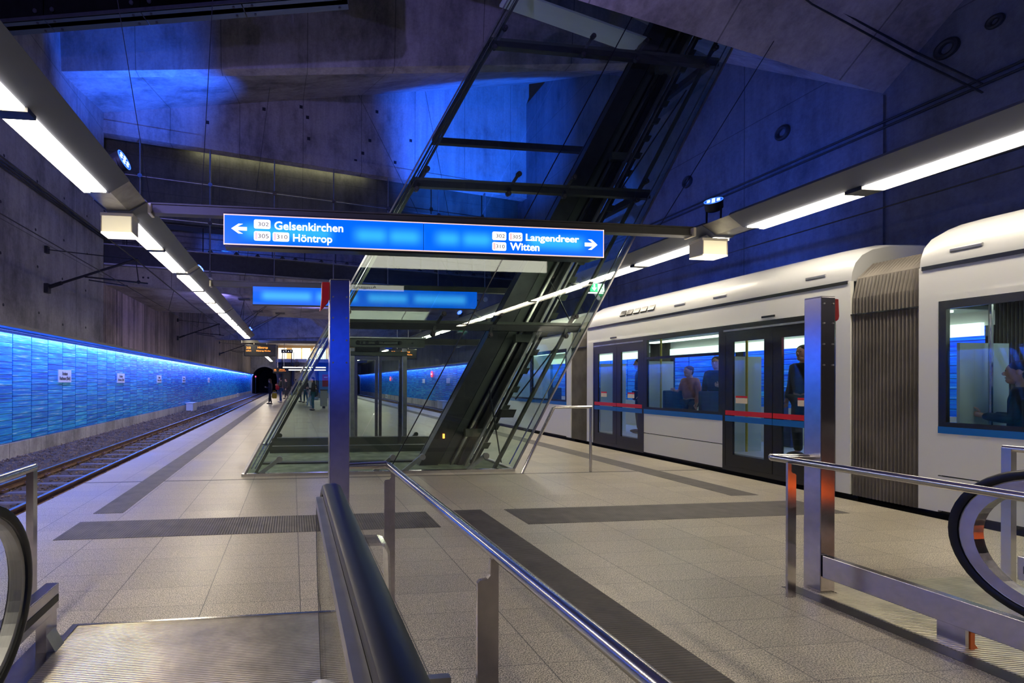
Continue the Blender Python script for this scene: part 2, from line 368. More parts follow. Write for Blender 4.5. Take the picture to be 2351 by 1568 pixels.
def struct(name, mb, m, label=None, cat=None, smooth=False):
    o = obj(name, mb, m, smooth=smooth); o['kind'] = 'structure'
    if label: o['label'] = label
    if cat: o['category'] = cat
    return o
def dup(root, loc, rotz=None, label=None):
    r = root.copy(); COL.objects.link(r); r.location = loc
    if rotz is not None: r.rotation_euler = (0, 0, rotz)
    if label: r['label'] = label
    for ch in root.children:
        c = ch.copy(); COL.objects.link(c); c.parent = r
        for g in ch.children:
            d = g.copy(); COL.objects.link(d); d.parent = c
    return r
_tc = {}
def text(name, body, m, parent, x0, x1, z0, z1, y, fx=(1, 0, 0), fz=(0, 0, 1), bold=0.0, depth=.006, local=False, mono=False, o0=None):
    """lettering fitted to a box: x along fx, z along fz, lying in front of point o0"""
    cu = bpy.data.curves.new(name, 'FONT'); cu.body = body; cu.size = 1; cu.extrude = .01; cu.offset = bold; cu.resolution_u = 3
    to = bpy.data.objects.new('tmp', cu); COL.objects.link(to); dg = bpy.context.evaluated_depsgraph_get(); dg.update()
    me = bpy.data.meshes.new_from_object(to.evaluated_get(dg)); bpy.data.objects.remove(to); bpy.data.curves.remove(cu)
    xs = [v.co.x for v in me.vertices]; ys = [v.co.y for v in me.vertices]
    ax, bx, ay, by = min(xs), max(xs), min(ys), max(ys); fx, fz = Vector(fx), Vector(fz); nn = fx.cross(fz)
    O = Vector(o0) if o0 is not None else Vector((0, y, 0))
    for v in me.vertices:
        u = x0 + (v.co.x - ax) / (bx - ax) * (x1 - x0); t = z0 + (v.co.y - ay) / (by - ay) * (z1 - z0)
        v.co = O + fx * u + fz * t + nn * (v.co.z * depth / .01)
    return obj(name, me, m, parent, local=local)

# ------------------------------------------------------------------ setting: floor, walls, vault
FX0, FX1 = -3.05, 7.12
struct('floor', MB().box(FX0, FX1, -8, 72, -.45, 0), 'granite', 'granite slab platform floor', 'floor')
struct('trim_1', MB().box(-2.24, -1.92, 5.73, 70, 0, .003), 'tact_y', 'ribbed dark tactile strip along the left platform edge', 'tactile strip')
struct('trim_2', MB().box(-2.24, 1.53, 4.81, 5.40, 0, .003), 'tact_y', 'ribbed dark tactile strip crossing the platform on the left', 'tactile strip')
struct('trim_3', MB().box(2.48, 6.39, 4.81, 5.40, 0, .003), 'tact_y', 'ribbed dark tactile strip crossing the platform towards the tram', 'tactile strip')
struct('trim_4', MB().box(1.87, 2.20, -3, 5.42, 0, .003), 'tact_x', 'ribbed dark tactile strip running up between the escalators', 'tactile strip')
struct('trim_5', MB().box(5.80, 6.20, 5.73, 70, 0, .003), 'tact_y', 'ribbed dark tactile strip along the right platform edge', 'tactile strip')
struct('trim_6', MB().box(FX0, FX1, 7.475, 7.50, 0, .002), 'dark', 'dark expansion joint across the platform', 'joint')
struct('trim_7', MB().box(3.58, 3.70, -3, 3.13, 0, .002), 'border', 'dark border strip beside the right escalator plate', 'border strip')

def bed(name, x0, x1, lab):
    b = MB(); n = 60
    b.add([(x, y, -.34) for y in (-6, 72) for x in (x0, x1)], [(0, 1, 3, 2)])
    return struct(name, b, 'bed', lab, 'track bed')
bed('trim_8', -6.25, FX0, 'dark ballast bed under the left track'); bed('trim_9', FX1, 10.4, 'dark ballast bed under the right track')
def stones(name, n, fx, fy, lab, smax):
    b = MB(); rnd = random.Random(3)
    for i in range(n):
        x, y = fx(rnd), fy(rnd)
        if abs(x + 4.23) < .95:
            q = (y - 5.0) / .69; q = abs(q - round(q)) * .69
            if q < .12 or rnd.random() < .35: continue
        r = rnd.uniform(.018, .034) * smax(y)
        h = -.345 + rnd.uniform(-.005, .02) + (max(0, (-4.95 - x)) * .115 if x < 0 else 0)
        q = Matrix.Rotation(rnd.uniform(0, 6.3), 3, 'Z') @ Matrix.Rotation(rnd.uniform(-.6, .6), 3, 'X')
        vs = [q @ Vector((r * a * rnd.uniform(.7, 1.2), r * c * rnd.uniform(.7, 1.2), r * d * rnd.uniform(.6, 1))) for a, c, d in ((1, 0, 0), (-1, 0, 0), (0, 1, 0), (0, -1, 0), (0, 0, 1), (0, 0, -1))]
        b.add([v + Vector((x, y, h)) for v in vs], [(0, 2, 4), (2, 1, 4), (1, 3, 4), (3, 0, 4), (2, 0, 5), (1, 2, 5), (3, 1, 5), (0, 3, 5)])
    return tag(obj(name, b, 'stone'), lab, 'ballast', kind='stuff')
stones('ballast_stones', 15000, lambda r: -6.24 + (r.random() ** 1.0) * 3.15, lambda r: 5 + 30 * r.random() ** 1.7, 'grey brown crushed stone ballast heaped along the left track', lambda y: 1 + max(0, y - 8) * .06)
# sloping shoulder of ballast against the plinth
struct('trim_10', MB().add([(-6.25, -6, -.19), (-6.25, 72, -.19), (-4.95, 72, -.335), (-4.95, -6, -.335)], [(0, 1, 2, 3)]), 'bed', 'ballast shoulder along the left plinth', 'track bed')

# left wall: raw concrete, the stretch beyond the gallery lower and ribbed
struct('wall_left', MB().box(-6.75, -6.25, -8, 16.77, 2.62, 14), 'conc', 'tall raw concrete wall above the glass cladding, left side', 'wall')
struct('wall_left.001', MB().box(-6.75, -6.25, 16.77, 74, 2.62, 4.78), 'conc_stripe', 'lower streaked concrete wall beyond the gallery, left side', 'wall')
struct('wall_left.002', MB().box(-9.0, -8.6, 16.77, 27, 4.78, 13), 'conc', 'dark recess wall beside the gallery', 'wall')
struct('wall_left.003', MB().box(-6.75, -6.30, -8, 74, -.6, 2.62), 'clad_back', 'dark backing behind the left glass cladding', 'wall')
struct('baseboard_left', MB().box(-6.30, -6.15, -8, 74, -.6, .135), 'conc_pale', 'pale concrete plinth below the left cladding', 'plinth')
struct('baseboard_right', MB().box(10.30, 10.45, -8, 74, -.6, .135), 'conc_pale', 'pale concrete plinth below the right cladding', 'plinth')
struct('trim_11', MB().box(-6.25, -5.84, -8, 74, 2.63, 2.70), 'grey_paint', 'lamp ledge above the left cladding', 'ledge')
struct('trim_12', MB().box(9.99, 10.40, -8, 74, 2.63, 2.70), 'grey_paint', 'lamp ledge above the right cladding', 'ledge')
struct('wall_right', MB().box(10.40, 10.9, -8, 74, 2.62, 14), 'conc_shade', 'tall raw concrete wall above the tram', 'wall')
struct('wall_right.001', MB().box(10.45, 10.9, -8, 74, -.6, 2.62), 'clad_back', 'dark backing behind the right glass cladding', 'wall')
struct('trim_13', MB().box(10.35, 10.40, 7.30, 7.62, 2.72, 6.6), 'conc_shade', 'narrow concrete pilaster on the right wall', 'pilaster')

# folded vault.  U runs along the skewed gallery front, W behind it
U = Vector((.976, .216, 0)); W = Vector((-.216, .976, 0)); G0 = Vector((-6.25, 16.77, 0))
def G(s, off, z): return G0 + U * s + W * off + Vector((0, 0, z))
e2 = lambda s: 10.42 + .263 * s
e1 = lambda s: 10.83 + .231 * s
S0, S1 = -2.2, 17.2
struct('ceiling', MB().prism([G(S0, 0, 9.76), G(S1, 0, 9.76), G(S1, 0, e2(S1)), G(S0, 0, e2(S0))], W * .35), 'conc_vault', 'upright bulkhead of the folded concrete vault', 'ceiling')
EA, EB = Vector((-7.2, 13.96, 9.9)), Vector((10.6, 11.37, 9.9))          # front edge of the fold
def fold(n=14):
    b = MB(); R = []
    for k in range(n + 1):
        q = k / n; R.append((EA.lerp(EB, q), G(S0 + (S1 - S0) * q, 0, e2(S0 + (S1 - S0) * q))))
    return b.sweep([list(r) for r in R], closed_ring=False, caps=False)
struct('ceiling.001', fold(), 'conc_vault', 'twisted slanting fold of the concrete vault lit blue', 'ceiling', smooth=False)
struct('ceiling.002', MB().prism([EA, EB, EB + Vector((0, -.6, 7)), EA + Vector((0, -.6, 7))], (0, .3, 0)), 'conc_vault', 'broad upright field of the concrete vault', 'ceiling')
L = lambda x: Vector((x, 7.34 + (10.4 - x) * .047, 6.65 + (10.4 - x) * .236))
struct('ceiling.003', MB().poly([L(10.45), L(-7), (-7, 0, 17.5), (10.45, 0, 12.7)]), 'conc_vault', 'near concrete fold sloping down to a ridge above the lift shaft', 'ceiling')
struct('ceiling.004', MB().poly([L(10.45), L(-7), (-7, 9.6, 14.8), (10.45, 10.6, 9.35)]), 'conc_vault', 'dark back slope of the concrete ridge', 'ceiling')
struct('ceiling.005', MB().poly([(10.45, 10.6, 9.35), (-7, 9.6, 14.8), (-7, 9.6, 18), (10.45, 10.6, 18)]), 'conc_vault', 'upper concrete face above the ridge', 'ceiling')
struct('trim_14', MB().prism([G(S0, -.05, 9.74), G(S1, -.05, 9.74), G(S1, -.05, 10.17), G(S0, -.05, 10.17)], W * .06), 'conc_vault', 'projecting concrete lip along the foot of the bulkhead', 'lip')
struct('ceiling.006', MB().poly([G(S0, .3, 10.3), G(S1, .3, 10.3), G(S1, 4, 10.3), G(S0, 4, 10.3)]), 'dark', 'dark soffit behind the bulkhead', 'ceiling')
GCL = concrete('gallery_cladding', (.085, .085, .07), .3, ('X', 'Z'), (3.1, .62))
struct('wall_back', MB().prism([G(S0, .75, 7.25), G(S1, .75, 7.25), G(S1, .75, 10.3), G(S0, .75, 10.3)], W * .2), GCL, 'dark panelled wall behind the gallery screen', 'wall')
struct('wall_back.003', MB().prism([G(S0, 2.8, 4.9), G(S1, 2.8, 4.9), G(S1, 2.8, 7.6), G(S0, 2.8, 7.6)], W * .2), 'conc', 'deeper concrete wall along the gallery floor', 'wall')
struct('ceiling.007', MB().prism([G(-.2, .25, 4.76), G(S1, .25, 4.76), G(S1, 6.2, 4.76), G(-.2, 6.2, 4.76)], (0, 0, .3)), 'conc_vault', 'pale concrete soffit under the gallery', 'ceiling')
struct('trim_15', MB().prism([G(-.3, .2, 4.74), G(S1, .2, 4.74), G(S1, .2, 5.42), G(-.3, .2, 5.42)], W * .3), 'conc_vault', 'concrete edge beam of the gallery', 'beam')
# hall beyond the gallery: rising folds, then a flat soffit
struct('ceiling.008', MB().poly([G(-.5, 6.2, 4.76), G(S1, 6.2, 4.76), (10.4, 31, 8.2), (2.5, 33, 6.1), (-6.25, 31, 7.6)]), 'conc_vault', 'rising concrete fold beyond the gallery', 'ceiling')
struct('ceiling.009', MB().add([(-6.25, 31, 7.6), (2.5, 33, 6.1), (10.4, 31, 8.2), (-6.25, 40, 4.9), (3.0, 37, 5.0), (10.4, 40, 4.9), (.6, 36.2, 6.9)], [(0, 3, 6), (0, 6, 1), (1, 6, 4), (1, 4, 2), (2, 4, 5), (3, 4, 6)]), 'conc_vault', 'folded concrete hopper in the far hall', 'ceiling')
struct('ceiling.010', MB().box(-6.5, 10.6, 40, 74, 6.9, 7.1), 'conc_vault', 'flat concrete ceiling of the far hall', 'ceiling')
struct('wall_left.004', MB().box(-6.75, -6.25, 23, 74, 4.78, 9), 'conc_stripe', 'upper concrete wall of the far hall, left side', 'wall')
struct('wall_back.001', MB().box(-6.5, 10.6, 39.9, 40.1, 4.9, 8.3), 'conc_vault', 'concrete downstand across the far hall', 'wall')
# end wall with two tunnel mouths
def endwall():
    b = MB(); y = 73.0
    def arch(cx, r, zs):
        return [(cx + r * math.cos(PI - PI * i / 16), y, zs + r * math.sin(PI - PI * i / 16)) for i in range(17)]
    A, B_ = arch(-4.2, 1.85, 1.9), arch(8.4, 1.85, 1.9)
    b.poly([(-6.6, y, -.5), (-6.6, y, 7)] + [(-4.2, y, 7)] + [A[8]] + A[7::-1] + [(-6.05, y, -.5)])
    b.poly([(-4.2, y, 7), (2.1, y, 7), (2.1, y, -.5), (-2.35, y, -.5)] + A[16:7:-1])
    b.poly([(2.1, y, 7), (8.4, y, 7), B_[8]] + B_[7::-1] + [(6.55, y, -.5), (2.1, y, -.5)])
    b.poly([(8.4, y, 7), (10.8, y, 7), (10.8, y, -.5), (10.25, y, -.5)] + B_[16:7:-1])
    for A_ in (A, B_):
        ring = [(A_[0][0], y, -.5)] + A_ + [(A_[-1][0], y, -.5)]
        b.sweep([ring, [(p[0], y + 14, p[2]) for p in ring]], closed_ring=False, caps=False, mi=1)
        b.poly([(p[0], y + 14, p[2]) for p in ring], 1)
    return b
struct('wall_front', endwall(), ['conc', 'clad_back'], 'concrete end wall with two dark tunnel mouths', 'wall')
struct('wall_rear', MB().box(-6.75, 10.9, -14.4, -14, -.5, 16), 'conc', 'dark wall behind the escalators', 'wall')

# ------------------------------------------------------------------ glass cladding of both side walls (panels are its parts)
def cladding(name, lab, x, sgn, y0, n, pitch):
    t = thing(name, lab, 'wall cladding', (x, y0, .15))
    me = MB().box(-.02, .02, .012, pitch - .02, 0, 2.40).mesh('panel'); me.materials.append(M['clad'])
    for i in range(n):
        o = bpy.data.objects.new('panel', me); COL.objects.link(o); o.parent = t; o.location = (0, i * pitch, 0)
    return t
M['clad'] = cladding_glass()
cladding('glass_cladding', 'blue green glass strip cladding lit from above along the left wall', -6.21, 1, 2.14, 91, .778)
cladding('glass_cladding', 'blue green glass strip cladding along the right wall behind the tram', 10.36, -1, 2.9, 90, .778)

# ------------------------------------------------------------------ tracks
RAILP = [(-.055, 0), (.055, 0), (.055, .012), (.012, .028), (.010, .085), (.032, .095), (.034, .122), (-.034, .122), (-.032, .095), (-.010, .085), (-.012, .028), (-.055, .012)]
def track_rail(x, lab, grp):
    o = obj('track_rail', MB().sweep([[(x + a, y, -.322 + b) for a, b in RAILP] for y in (-6, 74)]), 'rail')
    obj('rail_head', MB().box(x - .028, x + .028, -6, 74, -.2005, -.197), 'railtop', o, label='polished running surface')
    return tag(o, lab, 'rail', grp)
track_rail(-3.70, 'brown steel rail of the left track nearest the platform', None)
track_rail(-4.76, 'brown steel rail of the left track nearest the wall', None)
track_rail(7.80, 'steel rail of the right track nearest the platform', None)
track_rail(8.86, 'steel rail of the right track nearest the wall', None)
sl = thing('sleeper', 'rusty steel sleeper of the left track lying in ballast', 'sleeper', (-4.23, 5.0, -.322), 0, 'sleepers of the left track')
obj('sleeper_trough', MB().add([(a, b, c) for a, e in ((-.98, 1), (.98, 1)) for b, c in ((-.11, -.07), (-.055, 0), (.055, 0), (.11, -.07))], [(0, 1, 5, 4), (1, 2, 6, 5), (2, 3, 7, 6), (0, 4, 7, 3), (0, 3, 2, 1), (4, 5, 6, 7)]), 'sleeper', sl, local=True)
for x in (-.53, .53):
    for dx in (-.085, .085):
        obj('rail_clip', MB().obox((x + dx, 0, .022), (.028, 0, 0), (0, .07, 0), (0, 0, .022)).disc((x + dx, 0, .05), (0, 0, 1), .016, .03, 6), 'rail', sl, local=True)
for i in range(1, 74): dup(sl, (-4.23, 5.0 + .69 * i, -.322))

# ------------------------------------------------------------------ light beams over both platform edges
def light_beam(side, lab, xi, xo, y0, y1, seps, gaps):
    """xi inner / xo outer edge of the lit strip; housing flares up and inward"""
    sg = 1 if xo > xi else -1          # +1: right beam (outer edge has the larger x)
    t = thing('light_beam', lab, 'light beam', ((xi + xo) / 2, y0, 3.85))
    z = 3.85
    prof = [(xi, z), (xi - sg * .25, z + .17), (xi - sg * .22, z + .21), (xo + sg * .20, z + .21), (xo + sg * .23, z + .17), (xo + sg * .035, z)]
    segs = []
    a = y0
    for g in gaps + [None]:
        b = y1 if g is None else g[0]
        segs.append((a, b)); a = None if g is None else g[1]
    for a, b in segs:
        obj('housing', MB().sweep([[(x, y, q) for x, q in prof] for y in (a, b)]), 'beam_grey', t)
    for (ga, gb) in gaps:
        pf = [(xi, z + .03), (xi - sg * .235, z + .175), (xo + sg * .21, z + .175), (xo + sg * .03, z + .03)]
        obj('joint_plate', MB().sweep([[(x, y, q) for x, q in pf] for y in (ga, gb)]), 'steel_dull', t)
    ys = seps
    for i, (a, b) in enumerate(ys):
        m1, m2 = (xi, xo)
        lo, hi = min(m1, m2), max(m1, m2)
        d = obj('diffuser', MB().box(lo + .005, hi - .06 if sg > 0 else hi - .005, a, b, z - .022, z - .001) if sg > 0 else MB().box(lo + .06, hi - .005, a, b, z - .022, z - .001), 'lamp', t)
        e = MB().box(hi - .055, hi + .02, a, b, z - .035, z - .001) if sg > 0 else MB().box(lo - .02, lo + .055, a, b, z - .035, z - .001)
        obj('edge_diffuser', e, 'lamp_dim', t)
        if i + 1 < len(ys) and 0 < ys[i + 1][0] - b < .2: obj('separator', MB().box(lo - .02, hi + .02, b - .03, ys[i + 1][0] + .03, z - .04, z), 'dark', t)
    return t
SEP = [(-3.8, -.6), (-.5, 2.0), (2.06, 4.44), (4.52, 6.22), (7.15, 8.80), (8.87, 10.58), (10.98, 12.66), (12.72, 14.5), (14.56, 16.5), (16.9, 18.3), (18.36, 20.2), (20.28, 22.05), (22.4, 24.2), (24.26, 26.2)]
GAP = [(6.30, 7.02), (10.62, 10.94), (16.54, 16.86), (22.1, 22.36)]
light_beam('l', 'continuous white lit light beam over the left platform edge', -2.285, -2.53, -4, 26.3, SEP, GAP)
light_beam('r', 'continuous white lit light beam over the right platform edge above the tram', 6.745, 7.01, -4, 26.3, [(-3.8, -.6), (-.5, 2.4), (2.45, 4.98), (5.1, 6.42), (7.0, 8.80), (8.87, 10.58), (10.98, 12.66), (12.72, 14.5), (14.56, 16.5), (16.9, 18.3), (18.36, 20.2), (20.28, 22.05), (22.4, 24.2), (24.26, 26.2)], [(6.48, 6.95), (10.62, 10.94), (16.54, 16.86), (22.1, 22.36)])
FS = [(34.4 + 1.75 * i, 36.1 + 1.75 * i) for i in range(12)]
light_beam('l', 'far stretch of lit light beam on the left, beyond the display board', -2.285, -2.53, 34, 56, FS, [])
light_beam('r', 'far stretch of lit light beam on the right, beyond the lift shaft', 6.745, 7.01, 34, 56, FS, [])

# white box lanterns hung under the beams
def lantern(x0, x1, lab, y=7.0):
    t = thing('box_lantern', lab, 'lantern', ((x0 + x1) / 2, y, 3.55))
    obj('cover', MB().box(x0 - .012, x1 + .012, y - .005, y + .27, 3.80, 3.845), 'white_cap', t, bevel=.006)
    obj('hanger', MB().box(x0 + .10, x1 - .10, y + .03, y + .2, 3.845, 3.90), 'steel_dull', t)
    obj('face', MB().box(x0 + .008, x1 - .008, y, y + .26, 3.575, 3.80), 'lantern', t)
    for x in (x0, x1 - .014): obj('frame_post', MB().box(x, x + .014, y - .006, y + .266, 3.56, 3.80), 'white_cap', t)
    obj('bottom_rim', MB().box(x0, x1, y - .006, y + .266, 3.555, 3.578), glow('lantern_rim', (1, .9, .75), 1.6), t)
lantern(-2.645, -2.23, 'cream white box lantern under the left light beam'); lantern(6.56, 7.0, 'cream white box lantern under the right light beam')

# cross beams carrying the signs
def cross_beam(y, lab, z=3.90, x0=-2.02, x1=6.45):
    t = thing('cross_beam', lab, 'beam', (2.2, y, z))
    obj('web', MB().box(x0, x1, y + .03, y + .11, z + .0, z + .115), 'grey_paint', t)
    obj('flange', MB().box(x0, x1, y, y + .14, z + .115, z + .135), 'grey_paint', t)
    obj('flange', MB().box(x0, x1, y, y + .14, z - .012, z + .004), 'grey_paint', t)
    for x in (x0, x1 - .02): obj('bracket', MB().box(x - .01, x + .03, y - .04, y + .16, z - .03, z + .11), 'white_cap', t)
cross_beam(7.06, 'grey cross beam behind the lettered blue direction sign'); cross_beam(12.06, 'grey cross beam above the blank blue sign', 3.86)
cross_beam(26.4, 'grey cross beam above the left display board, far down the platform', 3.62, -2.75, 7.2)

# lettered sign
SG = thing('direction_sign', 'long blue illuminated direction sign lettered Gelsenkirchen and Langendreer', 'sign', (1.93, 7.1, 3.46))
SX0, SX1, SZ0, SZ1, SY = -.985, 4.845, 3.462, 3.895, 7.0
obj('cabinet', MB().box(SX0, SX1, SY + .012, SY + .19, SZ0 + .004, SZ1 + .03), 'dark', SG, bevel=.006)
fr = MB()
fr.box(SX0, SX1, SY - .004, SY + .012, SZ0, SZ0 + .013); fr.box(SX0, SX1, SY - .004, SY + .012, SZ1 - .013, SZ1); fr.box(SX0, SX0 + .012, SY - .004, SY + .012, SZ0, SZ1); fr.box(SX1 - .012, SX1, SY - .004, SY + .012, SZ0, SZ1)
obj('lit_edge', fr, 'pinkedge', SG)
obj('bottom_tray', MB().box(SX0 + .02, SX1 - .13, SY + .01, SY + .2, SZ0 - .035, SZ0 - .002), 'black', SG)
SFM = sign_face('blue_sign_face', [(-.7, .55), (.92, 1.38), (1.42, 1.88), (2.15, 2.5), (2.55, 3.0), (3.6, 4.5)], 3.665, .2)
obj('face_panel', MB().box(SX0 + .012, 1.938, SY, SY + .012, SZ0 + .012, SZ1 - .012), SFM, SG, label='left blue face panel lettered Gelsenkirchen and Höntrop')
obj('face_panel', MB().box(1.948, SX1 - .012, SY, SY + .012, SZ0 + .012, SZ1 - .012), SFM, SG, label='right blue face panel lettered Langendreer and Witten')
obj('back_panel', MB().box(SX0 + .25, SX1 - .25, SY + .19, SY + .20, 3.50, 3.86), glow('white_sign_back', (1, .95, .78), 5.5), SG, label='white lit back panel')
def arrow(x0, x1, z0, z1, left):
    zc = (z0 + z1) / 2; h = (z1 - z0) / 2; ln = x1 - x0; s_ = .105 * ln * 1.1; hd = ln * .46; th = h * .36
    P = [(0, 0), (hd, h), (hd + .28 * ln, h), (hd * .62 + .08 * ln, th), (ln, th), (ln, -th), (hd * .62 + .08 * ln, -th), (hd + .28 * ln, -h), (hd, -h)]
    P = [(x0 + a if left else x1 - a, zc + b) for a, b in P]
    if not left: P = P[::-1]
    obj('arrow', MB().prism([(a, SY - .001, b) for a, b in P], (0, -.003, 0)), 'whitetxt', SG)
arrow(-.877, -.657, 3.622, 3.762, True); arrow(4.525, 4.735, 3.578, 3.738, False)
def rrect(x0, x1, z0, z1, y, r, d=.003):
    P = []
    for cx, cz, a in ((x1 - r, z1 - r, 0), (x0 + r, z1 - r, 90), (x0 + r, z0 + r, 180), (x1 - r, z0 + r, 270)):
        P += [(cx + r * math.cos(math.radians(a + k * 22.5)), y, cz + r * math.sin(math.radians(a + k * 22.5))) for k in range(5)]
    return MB().prism(P, (0, -d, 0))
def plate(x0, x1, z0, z1, num, red):
    p = obj('line_plate', rrect(x0, x1, z0, z1, SY - .001, .025), 'whitetxt', SG)
    if red: obj('red_bar', MB().box(x0 + .014, x0 + .05, SY - .0052, SY - .0042, z0 + .014, z1 - .014), 'platered', p)
    text('line_number', num, 'inktxt', p, x0 + .058, x1 - .024, z0 + .036, z1 - .036, SY - .0055, depth=.0008)
plate(-.559, -.324, 3.703, 3.833, '302', 0); plate(-.559, -.324, 3.530, 3.665, '305', 1); plate(-.293, -.056, 3.530, 3.660, '310', 1)
plate(3.017, 3.239, 3.672, 3.800, '302', 0); plate(3.281, 3.498, 3.668, 3.797, '305', 1); plate(3.017, 3.239, 3.512, 3.641, '310', 1)
B_ = .0145
text('lettering', 'Gelsenkirchen', 'whitetxt', SG, -.268, .730, 3.698, 3.817, SY - .002, bold=B_); text('lettering', 'Höntrop', 'whitetxt', SG, 0.0, .569, 3.50, 3.645, SY - .002, bold=B_)
text('lettering', 'Langendreer', 'whitetxt', SG, 3.555, 4.426, 3.648, 3.785, SY - .002, bold=B_); text('lettering', 'Witten', 'whitetxt', SG, 3.302, 3.774, 3.526, 3.640, SY - .002, bold=B_)

# blank blue sign behind the shaft
t = thing('direction_sign', 'long blank blue illuminated sign hanging behind the glass lift shaft', 'sign', (1.9, 12.05, 3.41))
obj('cabinet', MB().box(-.99, 4.77, 12.012, 12.19, 3.40, 3.86), 'dark', t)
obj('face_panel', MB().box(-.98, 4.76, 12.0, 12.012, 3.415, 3.85), sign_face('blank_sign_face', [(-.75, .45), (.6, 1.6), (1.9, 2.9), (3.1, 4.45)], 3.63, .22, (.0, .10, .72), (.05, .38, 1.0)), t)

# illuminated exit board above the escalators behind the viewpoint (seen mirrored in the shaft)
t = thing('exit_sign', 'white lit exit board lettered Ausgang above the escalators', 'sign', (3.2, -3.0, 5.08))
obj('cabinet', MB().box(2.15, 4.35, -3.12, -3.01, 5.05, 5.30), 'dark', t); obj('face_panel', MB().box(2.17, 4.33, -3.01, -3.0, 5.065, 5.285), glow('exit_face', (1, .98, .85), 3.2), t)
text('lettering', 'Ausgang', 'inktxt', t, -3.25, -2.35, 5.10, 5.25, 0, fx=(-1, 0, 0), o0=(0, -2.995, 0), depth=.003)
# green escape sign and ledge modelled in place of a reflection in the shaft glass
t = thing('escape_sign', 'small green emergency exit sign with arrow, in place of its reflection at the shaft edge', 'sign', (5.4, 8.0, 3.1))
obj('panel', MB().box(5.29, 5.42, 8.0, 8.02, 3.135, 3.275), 'green_sign', t); obj('panel', MB().box(5.428, 5.55, 8.0, 8.02, 3.135, 3.275), 'whitetxt', t)
obj('arrow', MB().prism([(5.355, 7.999, 3.145), (5.395, 7.999, 3.185), (5.395, 7.999, 3.21), (5.37, 7.999, 3.19), (5.37, 7.999, 3.265), (5.34, 7.999, 3.265), (5.34, 7.999, 3.19), (5.315, 7.999, 3.21), (5.315, 7.999, 3.185)], (0, -.003, 0)), 'whitetxt', t)
man = MB().disc((5.50, 7.998, 3.255), (0, 1, 0), .012, .002, 10)
for p, q, wd in (((5.495, 3.24), (5.48, 3.20), .018), ((5.48, 3.20), (5.515, 3.175), .012), ((5.515, 3.175), (5.505, 3.15), .010), ((5.48, 3.20), (5.46, 3.165), .012), ((5.46, 3.165), (5.445, 3.165), .010), ((5.493, 3.236), (5.525, 3.225), .008), ((5.493, 3.236), (5.465, 3.22), .008)):
    man.beam((p[0], 7.998, p[1]), (q[0], 7.998, q[1]), .002, wd, up=(0, 0, 1) if abs(p[0] - q[0]) > .001 else (1, 0, 0))
obj('running_figure', man, 'green_sign', t); obj('ledge', MB().box(5.25, 5.58, 7.98, 8.06, 3.105, 3.118), 'whitetxt', t)

# departure displays
def display(x0, x1, y, z0, z1, lab, rows, hang=.3):
    t = thing('departure_display', lab, 'display board', ((x0 + x1) / 2, y, z0))
    obj('cabinet', MB().box(x0, x1, y, y + .35, z0, z1), 'black', t, bevel=.03)
    for body, a, b, c, d in rows:
        text('lettering', body, 'amber', t, x0 + a * (x1 - x0), x0 + b * (x1 - x0), z0 + c * (z1 - z0), z0 + d * (z1 - z0), y - .004, depth=.003)
    for k in (.3, .7): obj('hanger', MB().tube([(x0 + k * (x1 - x0), y + .17, z1), (x0 + k * (x1 - x0), y + .17, z1 + hang)], .02, 8), 'white_cap', t)
RW = [('310', .07, .20, .60, .80), ('sofort', .06, .22, .40, .52), ('Höntrop', .42, .74, .60, .82), ('Höntrop Kirche', .38, .82, .36, .52)]
display(-2.60, -.90, 26.28, 2.88, 3.52, 'black departure display with amber lettering above the left platform edge', RW, .12)
display(5.1, 6.6, 25.0, 2.72, 3.26, 'black departure display with amber lettering seen through the lift shaft', RW, 2.4)
display(-1.95, -.4, 48.0, 2.36, 2.86, 'small distant departure display with amber lettering before the tunnel', RW, 4.05)

# floodlights
def flood(p, aim, lab, lit=True, r=.125, top=4.06):
    t = thing('floodlight', lab, 'floodlight', p)
    p = Vector(p); d = (Vector(aim) - p).normalized(); u = d.orthogonal().normalized(); v = d.cross(u)
    obj('housing', MB().tube([p - d * .16, p - d * .13, p - d * .02, p], [r * .7, r * .95, r, r], 24), 'dark', t, smooth=True)
    obj('lens', MB().disc(p + d * .004, d, r * .93, .006, 28), 'ledring', t)
    for k in range(7):
        c = p + d * .011 + (u * math.cos(k * PI / 3) + v * math.sin(k * PI / 3)) * r * .58 * (1 if k < 6 else 0)
        obj('led', MB().disc(c, d, r * .2, .008, 14), 'led', t)
    obj('rim', MB().ring(p + d * .008, d, r * .97, .006, 32, 6), 'ledrim', t)
    h = Vector((p.x, p.y, top)) ; b = MB()
    for s_ in (-1, 1): b.beam(p - d * .08 + Vector((0, s_ * r * 1.05, 0)), h + Vector((0, s_ * r * 1.05, 0)), .03, .008, up=(0, 1, 0))
    obj('bracket', b.box(h.x - .03, h.x + .03, h.y - r * 1.1, h.y + r * 1.1, top - .005, top + .01), 'dark', t)
flood((-2.16, 6.45, 4.34), (-1.25, 6.28, 4.72), 'glowing blue floodlight on the left light beam beside the cross beam')
flood((6.70, 6.95, 4.42), (6.2, 6.55, 5.35), 'glowing blue floodlight on the right light beam above its box lantern')
flood((-2.25, 12.1, 4.28), (-1.4, 11.8, 4.9), 'small blue floodlight on the left light beam by the blank sign', r=.10)
flood((6.8, 19.0, 4.36), (6.1, 18.4, 4.9), 'small blue floodlight on the right light beam seen past the end of the blank sign', r=.11)
flood((-2.2, 25.6, 4.28), (-1.4, 25.2, 4.8), 'distant blue floodlight on the left light beam before the far cross beam', r=.11)

